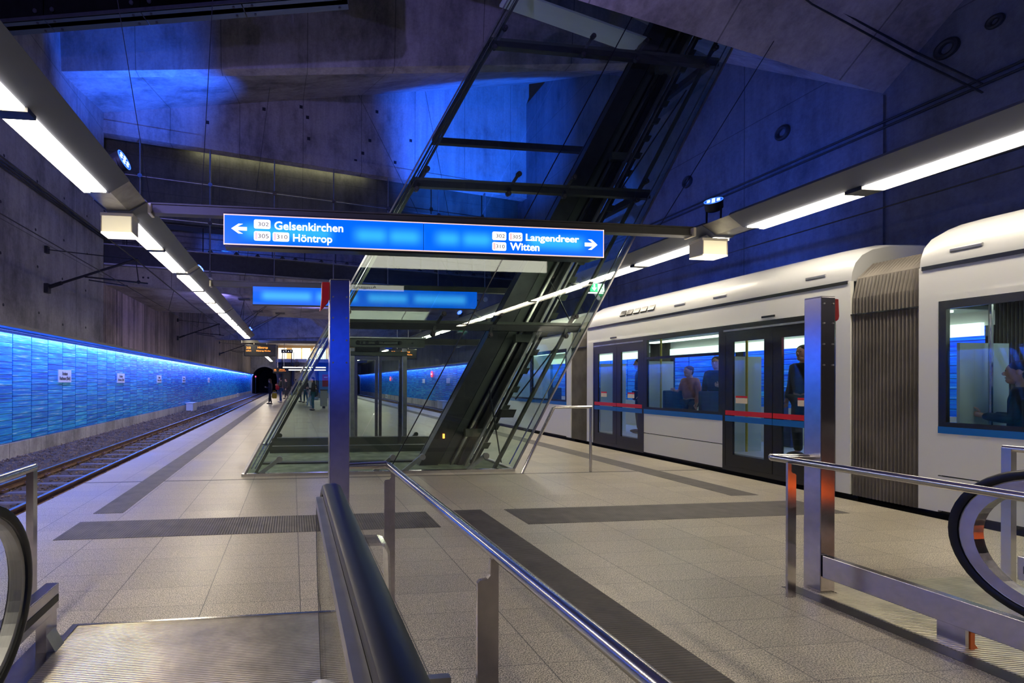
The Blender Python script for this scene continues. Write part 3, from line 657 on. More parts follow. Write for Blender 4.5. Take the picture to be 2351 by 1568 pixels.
# suspension cables of the cross beams
def cable(p, q, lab, r=.006, cat='cable', grp=None, plate_=True):
    o = obj('suspension_cable', MB().tube([p, q], r, 6), 'wire'); tag(o, lab, cat, grp)
    return o
cable((-1.32, 7.13, 4.03), (-1.05, 7.13, 9.31), 'thin steel cable hanging from the vault to the left end of the sign cross beam')
cable((-2.02, 7.13, 4.03), (-2.9, 7.0, 9.72), 'thin slanting steel cable from the vault to the left light beam joint')
cable((5.9, 7.13, 4.03), (7.95, 7.1, 7.2), 'thin slanting steel cable from the vault to the right end of the sign cross beam')
for a, b, lab in (((-1.2, 12.1, 4.0), (-.7, 14.5, 10.3), 'long thin cable from the vault to the second cross beam, left'), ((4.2, 12.1, 4.0), (2.2, 16.2, 11.3), 'long thin slanting cable seen through the lift shaft, left one'), ((4.4, 12.1, 4.0), (4.6, 16.4, 11.7), 'long thin upright cable seen through the lift shaft, right one')):
    cable(a, b, lab)
for i, (x, y, z) in enumerate(((-1.9, 19.2, 4.76), (-.9, 19.8, 4.76), (-1.6, 22.5, 4.76), (-.6, 23.0, 4.76))):
    t = thing('ceiling_anchor', ['steel anchor plate and stay under the gallery soffit, nearest the left beam', 'steel anchor plate with crossed stays under the gallery soffit, right of the nearest one', 'smaller anchor plate farther back under the soffit, left one', 'smaller anchor plate farther back under the soffit, right one'][i], 'anchor', (x, y, z), 0)
    obj('anchor_plate', MB().box(x - .22, x + .22, y - .22, y + .22, z - .03, z), 'dark', t)
    obj('stay', MB().tube([(x, y, z - .03), (-2.2, y + 1.2, 4.06)], .012, 6), 'wire', t); obj('stay', MB().tube([(x, y, z - .03), (-2.2, y + 2.4, 4.06)], .012, 6), 'wire', t)

# ------------------------------------------------------------------ gallery: rod screen, girder, railing
t = thing('rod_screen', 'screen of slender steel rods and round nodes in front of the gallery', 'screen', G(6, 0, 5.6))
SS = [1.10 + 2.30 * k for k in range(7)]
for k, s_ in enumerate(SS):
    obj('rod', MB().tube([G(s_, .02, 5.15 if k else 6.1), G(s_, .02, 9.76)], .030 if k == 1 else .022, 8), 'steel_dull', t)
    for z in (8.49, 7.13): obj('node', MB().disc(G(s_, -.02, z), W, .075, .05, 12), 'steel_blue', t)
    if k: obj('foot_disc', MB().disc(G(s_, -.03, 5.10), W, .10, .05, 16), 'white_cap', t)
for z in (8.49, 7.13): obj('tie_cable', MB().tube([G(-.4, .02, z), G(16.8, .02, z)], .014, 6), 'steel_dull', t)
t = thing('gallery_girder', 'dark steel girder with cable lugs along the gallery floor', 'girder', G(8, .2, 5.45))
obj('web', MB().prism([G(-.3, .15, 5.42), G(S1, .15, 5.42), G(S1, .15, 6.06), G(-.3, .15, 6.06)], W * .12), 'dark', t)
obj('flange', MB().prism([G(-.3, .02, 6.06), G(S1, .02, 6.06), G(S1, .02, 6.10), G(-.3, .02, 6.10)], W * .35), 'steel_dull', t)
obj('flange', MB().prism([G(-.3, .02, 5.40), G(S1, .02, 5.40), G(S1, .02, 5.45), G(-.3, .02, 5.45)], W * .3), 'steel_dull', t)
rnd = random.Random(5)
for k in range(18):
    s_ = 1.6 + .85 * k + rnd.uniform(-.2, .2); obj('cable_lug', MB().disc(G(s_, .1, 6.12), (0, 0, 1), .09, .06, 8).disc(G(s_, .1, 6.17), W, .05, .05, 8), 'dark', t)
for k in range(9):
    s_ = 1.2 + 1.9 * k
    for d in (0, .16): obj('anchor_hole', MB().disc(G(s_ + d, .198, 5.08), W, .035, .004, 10), 'black', t)
t = thing('gallery_railing', 'slender steel railing with wires on the gallery', 'railing', G(8, 1.0, 6.1))
for k in range(13): obj('post', MB().tube([G(.6 + 1.3 * k, 1.0, 6.1), G(.6 + 1.3 * k, 1.0, 7.25)], .022, 6), 'dark', t)
for z in (6.45, 6.85, 7.25): obj('rail_wire', MB().tube([G(-.2, 1.0, z), G(17, 1.0, z)], .012 if z < 7 else .022, 6), 'dark', t)
tag(obj('gallery_tube_lamp', MB().prism([G(2.9, .45, 10.0), G(9.6, .45, 10.0), G(9.6, .45, 10.04), G(2.9, .45, 10.04)], W * .08), glow('tube_yellow', (1, .95, .6), 3.0)), 'long warm tube lamp tucked above the gallery wall', 'lamp')
struct('trim_16', MB().prism([G(-.3, .3, 5.9), G(S1, .3, 5.9), G(S1, 2.6, 5.9), G(-.3, 2.6, 5.9)], (0, 0, .15)), 'conc', 'gallery floor slab', 'slab')

# glass balcony upper left
t = thing('glass_balcony', 'dark green glass balcony edge with bolt heads, upper left under the vault', 'balcony', (-2.7, 8.8, 8))
A, Bv = Vector((-6.25, 9.60, 8.0)), Vector((.9, 7.99, 8.0)); dv = (Bv - A).normalized(); nv = Vector((-dv.y, dv.x, 0))
for k in range(4):
    p, q = A + dv * (1.83 * k + .01), A + dv * (1.83 * (k + 1) - .01)
    g = obj('fascia_pane', MB().prism([p, q, q + Vector((0, 0, 1.3)), p + Vector((0, 0, 1.3))], nv * .02), 'balglass', t)
    h = obj('soffit_pane', MB().prism([p, q, q + nv * .32, p + nv * .32], (0, 0, .02)), mat('soffit_pane_grey', (.05, .075, .085), .4), t)
    for s_ in (.16, 1.66):
        for z in (.16, .95): obj('bolt', MB().disc(p + dv * s_ + Vector((0, 0, z)) - nv * .01, nv, .035, .03, 12), 'dark', g)
        for o_ in (.06, .26): obj('bolt', MB().disc(p + dv * s_ + nv * o_ + Vector((0, 0, -.008)), (0, 0, 1), .022, .016, 10), 'dark', h)
obj('edge_rail', MB().prism([A, Bv, Bv + Vector((0, 0, .06)), A + Vector((0, 0, .06))], -nv * .015), 'dark', t)
obj('floor_beam', MB().prism([A + nv * .1, Bv + nv * .1, Bv + nv * .1 + Vector((0, 0, .5)), A + nv * .1 + Vector((0, 0, .5))], nv * .1), 'dark', t)

# ------------------------------------------------------------------ catenary
def catenary(y, lab, x0=-6.25):
    t = thing('catenary_bracket', lab, 'catenary bracket', (x0, y, 3.9))
    b1 = (x0, y, 3.86); tip = (-4.05, y, 4.66)
    obj('wall_bracket', MB().box(x0 - .02, x0 + .10, y - .08, y + .08, 3.74, 3.98), 'dark', t); obj('wall_bracket', MB().box(x0 - .02, x0 + .08, y - .06, y + .06, 4.75, 4.93), 'dark', t)
    obj('insulator', MB().tube([(x0 + .1, y, 3.90), (x0 + .40, y, 4.01)], .05, 10), 'wire', t)
    obj('strut', MB().tube([(x0 + .1, y, 3.90), tip], .032, 8), 'wire', t)
    obj('tie_rod', MB().tube([(x0, y, 4.85), tip], .012, 6), 'wire', t)
    obj('steady_arm', MB().tube([(x0 + .95, y, 4.18), (-3.75, y, 4.05)], .02, 8), 'wire', t)
    obj('registration_arm', MB().tube([(-5.2, y, 4.10), (-4.25, y, 3.97)], .015, 6), 'wire', t)
    obj('drop_rod', MB().tube([tip, (-3.98, y, 4.08)], .014, 6), 'wire', t)
    obj('clamp', MB().ball((tip[0], y, tip[2]), (.07, .05, .05)).ball((-3.98, y, 4.08), (.05, .04, .05)), 'wire', t)
catenary(13.0, 'black catenary bracket on the left wall near the first sign'); catenary(27.0, 'second black catenary bracket on the left wall, farther along'); catenary(42.0, 'third black catenary bracket on the left wall, near the tunnel')
def wire(pts, r, lab): tag(obj('overhead_wire', MB().tube(pts, r, 6), 'wire'), lab, 'wire')
wire([(-4.25, -6, 3.95), (-4.25, 13, 3.95), (-4.25, 27, 3.95), (-4.25, 74, 4.1)], .010, 'lower contact wire above the left track')
wire([(-4.05, -6, 4.75), (-4.05, 4, 4.62), (-4.05, 13, 4.66), (-4.05, 20, 4.58), (-4.05, 27, 4.66), (-4.05, 74, 4.7)], .017, 'upper carrying wire above the left track')
wire([(8.4, -6, 4.02), (8.4, 74, 4.02)], .010, 'lower contact wire above the tram'); wire([(8.4, -6, 4.30), (8.4, 4.6, 4.25), (8.4, 10, 4.4), (8.4, 74, 4.4)], .020, 'thicker carrying wire above the tram')
for y in (17, 22, 32): tag(obj('dropper_wire', MB().tube([(-4.05, y, 4.62), (-4.22, y, 3.95)], .008, 5), 'wire'), 'short dropper wire joining the two wires over the left track', 'wire', 'dropper wires over the left track')
def pipes(pts, n, dz, r, lab, m='dark'):
    t = thing('cable_conduit', lab, 'cable', pts[0])
    for i in range(n): obj('conduit', MB().tube([Vector(p) + Vector((0, 0, dz * i)) for p in pts], r, 6), m, t)
pipes([(-6.20, -6, 5.75), (-6.20, 16.7, 6.2)], 3, .07, .022, 'three dark cables climbing slightly along the left concrete wall')
pipes([(10.32, -6, 6.0), (10.32, 40, 6.0)], 2, .10, .022, 'pair of dark conduits running level along the right wall')
pipes([(10.32, -6, 5.2), (10.32, 40, 5.2)], 1, .1, .02, 'single thin conduit below the pair on the right wall')
pipes([(10.30, 6.04, 5.88), (10.30, 6.85, 6.93), (8.28, 6.78, 7.60), (6.86, 6.6, 8.14), (5.6, 6.6, 8.45)], 2, .13, .013, 'pair of thin cables running from the right wall up along the vault')
for i, (y, z, lab) in enumerate(((5.96, 6.9, 'small round dark wall ring nearest the viewpoint on the right wall'), (6.49, 6.86, 'large round dark wall ring above the conduits on the right wall'), (9.08, 6.85, 'round dark wall ring between pilaster and lift shaft'), (11.57, 6.83, 'round dark wall ring beside the upper lift shaft edge'))):
    o = obj('wall_ring', MB().ring((10.38, y, z), (1, 0, 0), .115 if i else .07, .045 if i else .035, 24, 8), 'dark', smooth=True); tag(o, lab, 'ring')
# small recessed anchor marks in the bulkhead and tie holes in the left wall
holes = thing('anchor_recess', 'scattered small square anchor recesses in the concrete bulkhead', 'recess', G(6, -.02, 10.3))
for s_, z in ((4.9, 12.0), (5.3, 11.55), (6.7, 11.9), (3.3, 10.7), (6.95, 11.55), (7.0, 10.75), (9.2, 10.55), (9.5, 11.1), (9.8, 12.3), (8.9, 10.2), (10.6, 10.4), (11.3, 11.4)):
    obj('recess', MB().prism([G(s_ - .06, -.004, z - .06), G(s_ + .06, -.004, z - .06), G(s_ + .06, -.004, z + .06), G(s_ - .06, -.004, z + .06)], W * .01), 'clad_back', holes)
th = thing('tie_hole', 'rows of small dark tie holes in the left concrete wall', 'tie holes', (-6.25, 12, 4))
rnd = random.Random(11)
for y in (9.9, 11.2, 12.6, 14.0, 15.4):
    for z in (3.1, 4.3, 5.3, 6.5):
        obj('hole', MB().disc((-6.249, y + rnd.uniform(-.1, .1), z + rnd.uniform(-.1, .1)), (1, 0, 0), .035, .006, 10), 'clad_back', th)

# ------------------------------------------------------------------ station boards, small trackside things
def board(y, z, lab, grp=None):
    t = thing('station_board', lab, 'sign', (-6.17, y, z - .16), 0, grp)
    obj('plate', MB().box(-6.19, -6.165, y - .36, y + .36, z - .17, z + .17), 'signwhite', t)
    fx = (0, 1, 0); nn = (-6.165 + .002, y, z)
    text('lettering', 'Bochum', 'inktxt', t, -.16, .14, .02, .12, 0, fx=fx, o0=nn, depth=.002, bold=.01); text('lettering', 'Rathaus (Süd)', 'inktxt', t, -.31, .30, -.13, -.01, 0, fx=fx, o0=nn, depth=.002, bold=.01)
for i, y in enumerate((13.9, 18.2, 23.2, 28.3, 36.5)):
    board(y, 1.62 if i else 1.64, ['white station name board on the blue cladding, nearest one', 'second white station name board along the left cladding', 'third white station name board along the left cladding', 'fourth white station name board along the left cladding', 'fifth and farthest white station name board along the left cladding'][i])
def plain_board(x, y, z, w_, h, lab, body=None):
    t = thing('track_board', lab, 'sign', (x, y, z - h / 2))
    s_ = 1 if x < 0 else -1
    obj('plate', MB().box(x, x + .02 * s_ if s_ > 0 else x, y - w_ / 2, y + w_ / 2, z - h / 2, z + h / 2) if s_ > 0 else MB().box(x - .02, x, y - w_ / 2, y + w_ / 2, z - h / 2, z + h / 2), 'signwhite', t)
    if body: text('lettering', body, 'inktxt', t, -w_ * .3, w_ * .3, -h * .32, h * .32, 0, fx=(0, s_, 0), o0=(x + .024 * s_, y, z), depth=.002, bold=.02)
plain_board(-6.14, 55, .02, 1.2, .42, 'white track board with a black H on the left plinth', 'H'); plain_board(10.28, 52, -.05, 1.2, .42, 'white track board with a black H on the right plinth', 'H')
for y, lab in ((31.0, 'nearer white station board on the right cladding'), (37.0, 'farther white station board on the right cladding')): plain_board(10.32, y, 1.6, .7, .34, lab)
for y, z, lab in ((34.7, 2.1, 'round red lit signal on the right cladding, nearer one'), (50, 1.85, 'round red lit signal on the right cladding, farther one')):
    t = thing('round_signal', lab, 'signal', (10.28, y, z)); obj('disc', MB().disc((10.28, y, z), (1, 0, 0), .24, .05, 20), glow('red_signal', (1, .08, .12), 1.2), t); obj('bar', MB().box(10.245, 10.252, y - .15, y + .15, z - .04, z + .04), 'whitetxt', t)
for x, y, lab in ((-5.95, 29.3, 'pale trackside cabinet on the left ballast'), (10.1, 31.5, 'pale trackside cabinet on the right ballast')):
    t = thing('trackside_cabinet', lab, 'cabinet', (x, y, -.3)); obj('body', MB().box(x - .2, x + .2, y - .55, y + .55, -.3, .22), 'signwhite', t, bevel=.02); obj('lid', MB().box(x - .23, x + .23, y - .58, y + .58, .22, .26), 'signwhite', t)

# ------------------------------------------------------------------ leaning glass lift shaft
KX = .5475; YF, YB = 7.72, 11.44; XL, XR, XM = -.77, 3.70, 1.55; ZT = 9.4
def P(x0, y, z): return Vector((x0 + KX * z, y, z))
sh = thing('lift_shaft', 'leaning green glass lift shaft with dark steel frame in the middle of the platform', 'lift shaft', (1.5, 9.5, 0))
LV = [.05, 2.47, 4.87, 7.33, ZT]
def gpane(a, b, y, z0, z1, th=.016):
    g = .008
    return MB().prism([P(a, y, z0 + g) + Vector((g, 0, 0)), P(b, y, z0 + g) - Vector((g, 0, 0)), P(b, y, z1 - g) - Vector((g, 0, 0)), P(a, y, z1 - g) + Vector((g, 0, 0))], (0, th, 0))
for z0, z1 in zip(LV, LV[1:]):
    for a, b in ((XL, XM), (XM, XR)):
        obj('glass_pane', gpane(a, b, YF, z0, z1), 'shaftglass', sh)
        obj('glass_pane', gpane(a, b, YB - .016, z0, z1), 'shaftglass', sh)
    for x0, d in ((XL, .016), (XR, -.016)):
        obj('side_pane', MB().prism([P(x0, YF + .02, z0 + .008), P(x0, YB - .02, z0 + .008), P(x0, YB - .02, z1 - .008), P(x0, YF + .02, z1 - .008)], (d, 0, 0)), 'shaftglass', sh)
# bright polished pane edges at the front corners, dark joint between the two front panes
for x0, nm in ((XL - .012, 'edge_profile'), (XR - .010, 'edge_profile')):
    obj(nm, MB().sweep([[P(x0, YF - .012, z), P(x0 + .028, YF - .012, z), P(x0 + .028, YF + .035, z), P(x0, YF + .035, z)] for z in (0, ZT)]), 'steel_dull', sh)
obj('joint_seal', MB().sweep([[P(XM - .008, YF - .002, z), P(XM + .008, YF - .002, z), P(XM + .008, YF + .02, z), P(XM - .008, YF + .02, z)] for z in (.05, ZT)]), 'black', sh)
for x0, y in ((XL + .17, YF + .20), (XR - .24, YF + .22), (XL + .12, YB - .1), (XR - .2, YB - .2)):
    obj('corner_post', MB().sweep([[P(x0 - .025, y - .035, z), P(x0 + .025, y - .035, z), P(x0 + .025, y + .035, z), P(x0 - .025, y + .035, z)] for z in (0, ZT)]), 'greensteel', sh)
for x0 in (XL + .06, XL + .12, XR - .07):
    obj('tension_rod', MB().tube([P(x0, YF + .10, .1), P(x0, YF + .10, ZT)], .011, 6), 'steel', sh)
for z in LV[1:4]:
    obj('transom', MB().box(XL + .10 + KX * z, XR - .05 + KX * z, YF + .12, YF + .22, z - .085, z + .015), 'dark', sh)
    obj('transom', MB().box(XL + .10 + KX * z, XR - .05 + KX * z, YF + .125, YF + .20, z + .02, z + .07), 'greensteel', sh)
    obj('transom', MB().box(XL + .10 + KX * z, XR - .05 + KX * z, YB - .24, YB - .12, z - .07, z + .07), 'dark', sh)
    for x0 in (XL + .08, XR - .2): obj('side_transom', MB().box(x0 + KX * z, x0 + .1 + KX * z, YF + .2, YB - .2, z - .06, z + .06), 'dark', sh)
    for x0 in (-.55, 1.05, 2.05, 3.40):
        for s_ in (-1, 1):
            c = P(x0, YF + .03, z + s_ * .17)
            f = MB().disc(c, (0, 1, 0), .045, .05, 14).disc(c - Vector((0, .035, 0)), (0, 1, 0), .026, .02, 12).beam(c + Vector((0, .03, 0)), P(x0, YF + .14, z + s_ * .02), .05, .03, up=(0, 1, 0))
            obj('spider_fitting', f, ['dark'], sh)
for x0 in (-.35, .75, 1.5, 2.0, 3.1):
    c = P(x0, YF + .04, .26); obj('base_fitting', MB().disc(c, (0, 1, 0), .05, .06, 14).beam(c + Vector((0, .04, 0)), P(x0 - .18, YF + .08, .02), .06, .04, up=(0, 1, 0)), 'steel_dull', sh)
for x0 in (XL + .35, 2.85):
    c = P(x0, YB - .06, .24); obj('base_fitting', MB().disc(c, (0, 1, 0), .05, .06, 12).beam(c, P(x0 - .12, YB - .06, -.02), .07, .03, up=(0, 1, 0)), 'greensteel', sh)
obj('base_frame', MB().box(XL - .03, XR + .03, YF - .03, YF + .05, 0, .045), 'steel', sh); obj('base_frame', MB().box(XL - .03, XR + .03, YB - .05, YB + .03, 0, .05), 'steel_dull', sh)
for x in (XL, XR): obj('base_frame', MB().box(x - .03, x + .03, YF + .05, YB - .05, 0, .045), 'steel_dull', sh)
obj('pit_floor', MB().box(XL + .04, XR - .04, YF + .06, YB - .06, .003, .02), 'soil', sh)
obj('pit_kerb', MB().box(XL + .2, XR - .3, YF + .95, YF + 1.10, .02, .05), 'dark', sh); obj('pit_beam', MB().box(XL + .3, XR - .2, YB - .45, YB - .28, .02, .22), 'greensteel', sh); obj('pit_beam', MB().box(XL + .3, XR - .2, YB - 1.4, YB - 1.28, .02, .16), 'greensteel', sh)
# inclined guide structure
def slope(x0, wd, y, dp, m, nm, z0=.02, z1=ZT):
    return obj(nm, MB().sweep([[P(x0, y, z), P(x0 + wd, y, z), P(x0 + wd, y + dp, z), P(x0, y + dp, z)] for z in (z0, z1)]), m, sh)
slope(2.22, .34, 8.30, .22, 'dark', 'guide_girder'); slope(2.62, .16, 8.42, .10, 'greensteel', 'guide_girder'); slope(2.84, .22, 8.36, .12, 'dark', 'guide_girder'); slope(2.92, .08, 8.28, .10, 'black', 'guide_rail')
slope(3.02, .05, 8.20, .06, 'steel_dull', 'guide_rail'); slope(3.12, .03, 8.18, .05, 'steel_dull', 'guide_rail'); slope(3.22, .10, 8.40, .08, 'dark', 'cable_tray'); slope(2.80, .04, 8.30, .05, 'steel', 'guide_rail')
slope(2.24, .96, 8.62, .03, 'dark', 'backing_sheet')
for k in range(26):
    z = .35 + .34 * k; obj('tray_rung', MB().obox(P(3.27, 8.36, z), (.09, 0, .0), (0, .02, 0), (.03, 0, .055)), 'greensteel', sh)
for k in range(5):
    z = .6 + 1.7 * k; obj('guide_bracket', MB().obox(P(2.95, 8.27, z), (.22, 0, 0), (0, .05, 0), (0, 0, .07)), 'greensteel', sh)
obj('motor_box', MB().obox(P(3.25, 8.12, .95), (.13, 0, .0), (0, .06, 0), (.03, 0, .07)), 'dark', sh); obj('control_lamp', MB().box(2.66, 2.69, 8.27, 8.295, .50, .58), glow('orange_lamp', (1, .32, .05), 3), sh)
for a, b in (((3.62, 8.0, .1), (3.4, 8.0, 1.4)), ((3.55, 8.05, .1), (4.85, 8.05, 2.4)), ((3.9, 8.05, 1.2), (4.95, 8.05, 2.5)), ((4.55, 8.05, 3.3), (4.98, 8.05, 2.5)), ((5.9, 8.05, 5.0), (7.2, 8.05, 6.9)), ((5.2, 8.05, 4.9), (6.3, 8.05, 5.0))):
    obj('brace_rod', MB().tube([a, b], .012, 6), 'dark', sh)
obj('roof_light_panel', MB().prism([(3.9, 8.3, 8.62), (6.7, 8.3, 7.95), (6.7, 8.75, 8.0), (3.9, 8.75, 8.67)], (0, 0, .04)), mat('pale_soffit', (.5, .55, .5), .5), sh)

# landing door of the lift in the rear wall of the shaft
ld = thing('lift_door', 'glazed two leaf lift door with an exposed operator above, inside the shaft', 'lift door', (2.0, 11.2, 0))
for x in (1.34, 2.60): obj('jamb', MB().box(x, x + .09, 11.12, 11.25, .02, 2.30), 'steel_dull', ld)
obj('lintel', MB().box(1.34, 2.69, 11.10, 11.26, 2.12, 2.22), 'greensteel', ld)
for x0, x1 in ((1.44, 2.0), (2.02, 2.58)):
    lf = MB().box(x0, x0 + .07, 11.15, 11.2, .03, 2.12).box(x1 - .07, x1, 11.15, 11.2, .03, 2.12).box(x0 + .07, x1 - .07, 11.15, 11.2, .03, .16).box(x0 + .07, x1 - .07, 11.15, 11.2, 2.02, 2.12)
    d = obj('door_leaf', lf, 'steel_blue', ld); obj('leaf_glass', MB().box(x0 + .07, x1 - .07, 11.17, 11.185, .16, 2.02), 'clearglass', d)
op = obj('door_operator', MB().box(1.30, 3.10, 11.05, 11.22, 2.32, 2.52), 'greensteel', ld)
obj('track_cover', MB().box(1.30, 3.12, 11.0, 11.24, 2.52, 2.55), 'steel_dull', op)
for x, r in ((1.5, .05), (1.72, .035), (1.95, .05), (2.5, .045), (1.6, .02), (2.1, .02), (2.8, .02)): obj('pulley', MB().disc((x, 11.03, 2.42), (0, 1, 0), r, .05, 14), 'black', op)
obj('belt', MB().box(1.5, 2.5, 11.02, 11.03, 2.375, 2.385).box(1.5, 2.5, 11.02, 11.03, 2.455, 2.465), 'black', op)
obj('display_unit', MB().box(1.44, 2.02, 11.04, 11.16, 2.22, 2.32), 'black', ld); obj('threshold', MB().box(1.30, 2.72, 11.05, 11.30, .02, .05), 'dark', ld)
obj('call_pillar', MB().box(2.40, 2.47, 10.75, 10.82, .02, 1.05), 'steel_blue', ld)

# ------------------------------------------------------------------ stainless posts at the escalator heads
def post(x0, x1, y0, y1, h, lab, red, side):
    t = thing('escalator_post', lab, 'post', ((x0 + x1) / 2, (y0 + y1) / 2, 0))
    obj('shaft', MB().box(x0, x1, y0, y1, 0, h), 'steel_blue', t, bevel=.004)
    obj('cap', MB().box(x0 + .002, x1 - .002, y0 + .002, y1 - .002, h, h + .006), 'steel_dull', t)
    for z in (2.07, 1.93, 1.78, 1.63):
        for x in (x0 + .022, x1 - .022): obj('rivet', MB().disc((x, y0 - .003, z), (0, 1, 0), .006, .006, 10), 'steel_dull', t)
    if red == 'left':
        obj('emergency_handle', MB().prism([(x0, y0 + .03, h - .01), (x0 - .052, y0 + .03, h - .01), (x0 - .054, y0 + .03, h - .12), (x0 - .064, y0 + .03, h - .205), (x0 - .052, y0 + .03, h - .195), (x0 - .008, y0 + .03, h - .145), (x0, y0 + .03, h - .12)], (0, .06, 0)), 'red', t, bevel=.005, label='red emergency handle')
    else:
        obj('emergency_handle', MB().prism([(x1, y0 + .002, h - .01), (x1, y0 + .002, h - .15), (x1 + .012, y0 + .002, h - .172), (x1 + .030, y0 + .002, h - .160), (x1 + .036, y0 + .002, h - .135), (x1 + .030, y0 + .002, h - .01)][::-1], (0, .06, 0)), 'red', t, bevel=.004, label='red emergency handle')
    return t
post(.246, .381, 3.20, 3.33, 2.185, 'tall stainless post with red handle at the head of the left escalator', 'left', 0)
post(3.745, 3.862, 3.00, 3.115, 2.117, 'tall stainless post with red handle at the head of the right escalator', 'right', 0)

# ------------------------------------------------------------------ tubular handrails
def flat_post(x0, x1, y, zt, zn, neck):
    """flat bar with a shouldered neck under the tube"""
    a, b = (x1 - .028, x1) if neck > 0 else (x0, x0 + .028)
    if neck > 0: pts = [(x0, y, 0), (x1, y, 0), (x1, y, zt), (a, y, zt), (a, y, zn + .012), (a - .01, y, zn), (x0 + .008, y, zn - .004), (x0, y, zn - .014)]
    else: pts = [(x0, y, 0), (x1, y, 0), (x1, y, zn - .014), (x1 - .008, y, zn - .004), (b + .01, y, zn), (b, y, zn + .012), (b, y, zt), (x0, y, zt)]
    return MB().prism(pts, (0, .014, 0))
t = thing('tube_handrail', 'stainless tube handrail on flat posts between the two escalators', 'handrail', (.67, 2, 0))
obj('tube', MB().tube([(.381, 3.31, .915), (.66, 3.33, .915), (.672, 3.30, .915), (.685, .7, .93), (.69, -2.5, .93)], .0225, 20), 'steel', t, smooth=True)
for y in (3.16, 1.53, -.2): obj('post', flat_post(.612, .685, y, .91, .845, 1), 'steel_blue', t)
t = thing('tube_handrail', 'stainless tube handrail on a flat post beside the right escalator', 'handrail', (3.5, 2, 0))
obj('tube', MB().tube([(3.75, 3.09, .957), (3.485, 3.12, .957), (3.472, 3.10, .957), (3.47, -2.5, .962)], .0225, 20), 'steel', t, smooth=True)
for y in (2.965, 1.2, -.4): obj('post', flat_post(3.44, 3.506, y, .945, .87, -1), 'steel_blue', t)
t = thing('tube_handrail', 'stainless tube handrail ending in an upright at the left escalator', 'handrail', (-1.7, 3, 0))
obj('tube', MB().tube([(-1.70, 3.40, .93), (-1.66, -2.5, .93)], .0235, 18), 'steel', t, smooth=True)
for y in (3.40, 1.6, -.2): obj('post', MB().box(-1.735, -1.69, y - .03, y + .02, 0, .925), 'steel_blue', t)
t = thing('guard_rail', 'slanting stainless tube guard beside the lift shaft foot', 'handrail', (4.3, 7.5, 0))
obj('tube', MB().tube([(3.76, 7.52, .0), (4.31, 7.52, 1.075), (4.35, 7.52, 1.09), (4.99, 7.52, 1.09)], .024, 14), 'steel', t, smooth=True)
obj('upright', MB().tube([(4.975, 7.52, 0), (4.975, 7.52, 1.09)], .022, 12), 'steel', t, smooth=True)

# ------------------------------------------------------------------ escalators
def loop_path(yf, zc, r, yend, n=14):
    """handrail path in (y, z): straight on top, half circle at the front, straight below"""
    pts = [(yend, zc + r)] + [(yf - r + r * math.sin(a), zc + r * math.cos(a)) for a in [PI * k / n for k in range(n + 1)]] + [(yend, zc - r)]
    return pts
def strip(path, prof, x):
    """sweep a profile of (dx, dn) along the loop, dn pointing outwards"""
    rings = []
    for i, p in enumerate(path):
        a, b = path[max(i - 1, 0)], path[min(i + 1, len(path) - 1)]
        ty, tz = b[0] - a[0], b[1] - a[1]; l = math.hypot(ty, tz); ny, nz = -tz / l, ty / l
        # outward is left of travel turned so that the top run points up
        if i == 0: ny, nz = 0, 1
        elif i == len(path) - 1: ny, nz = 0, -1
        else:
            cy, cz = p[0], p[1]
            if (ny * (p[0] - (yf_ - r_)) + nz * (p[1] - zc_)) < 0: ny, nz = -ny, -nz
        rings.append([(x + dx, p[0] + ny * dn, p[1] + nz * dn) for dx, dn in prof])
    return MB().sweep(rings)
HR = [(-.040, -.022), (-.046, -.004), (-.040, .016), (-.02, .025), (.02, .025), (.040, .016), (.046, -.004), (.040, -.022), (.030, -.024), (.030, -.010), (-.030, -.010), (-.030, -.024)]
RIM = [(-.026, -.040), (-.032, -.018), (.032, -.018), (.026, -.040)]
INNER = [(-.034, -.085), (-.034, -.030), (.034, -.030), (.034, -.085)]
def balustrade(root, x, yf, zc, r, yend, rim='steel_blue', inner=True, lab=None):
    global yf_, zc_, r_
    yf_, zc_, r_ = yf, zc, r
    pth = loop_path(yf, zc, r, yend, 24)
    b = obj('handrail_belt', strip(pth, HR, x), 'black', root, smooth=True)
    obj('belt_guide', strip(pth, RIM, x), 'steel_dull', root)
    if inner: obj('newel_profile', strip(pth, INNER, x), rim, root)
    gp = [(x - .006, y, z) for y, z in loop_path(yf - .03, zc, r - .03, yend, 20)]
    obj('glass_panel', MB().prism(gp, (.012, 0, 0)), 'clearglass', root)
    obj('skirt', MB().box(x - .06, x + .06, yend, yf - r - .35, 0, .24), 'steel_dull', root)
    cap = MB().prism([(x - .075, yf - r - .35, 0), (x - .075, yf - r - .35, .26), (x - .06, yf - r - .22, .25), (x - .05, yf - r - .1, .1), (x - .05, yf - r - .08, 0)], (.15, 0, 0))
    obj('inlet_cap', cap, mat('inlet_plastic', (.5, .5, .54), .4), root, bevel=.02)
e1_ = thing('escalator', 'left escalator head with black handrails, glass sides and grooved landing plate', 'escalator', (-.5, 2, 0))
obj('landing_plate', MB().box(-1.30, .245, -2.5, 3.105, 0, .006), 'plate', e1_)
obj('plate_frame', MB().box(-1.335, -1.30, -2.5, 3.11, 0, .012).box(-1.335, .25, 3.10, 3.12, 0, .010), 'steel', e1_)
obj('side_cover', MB().box(-1.46, -1.335, -2.5, 3.0, .001, .006), 'steel_blue', e1_)
balustrade(e1_, -1.17, 2.235, .655, .375, -2.5, inner=False)
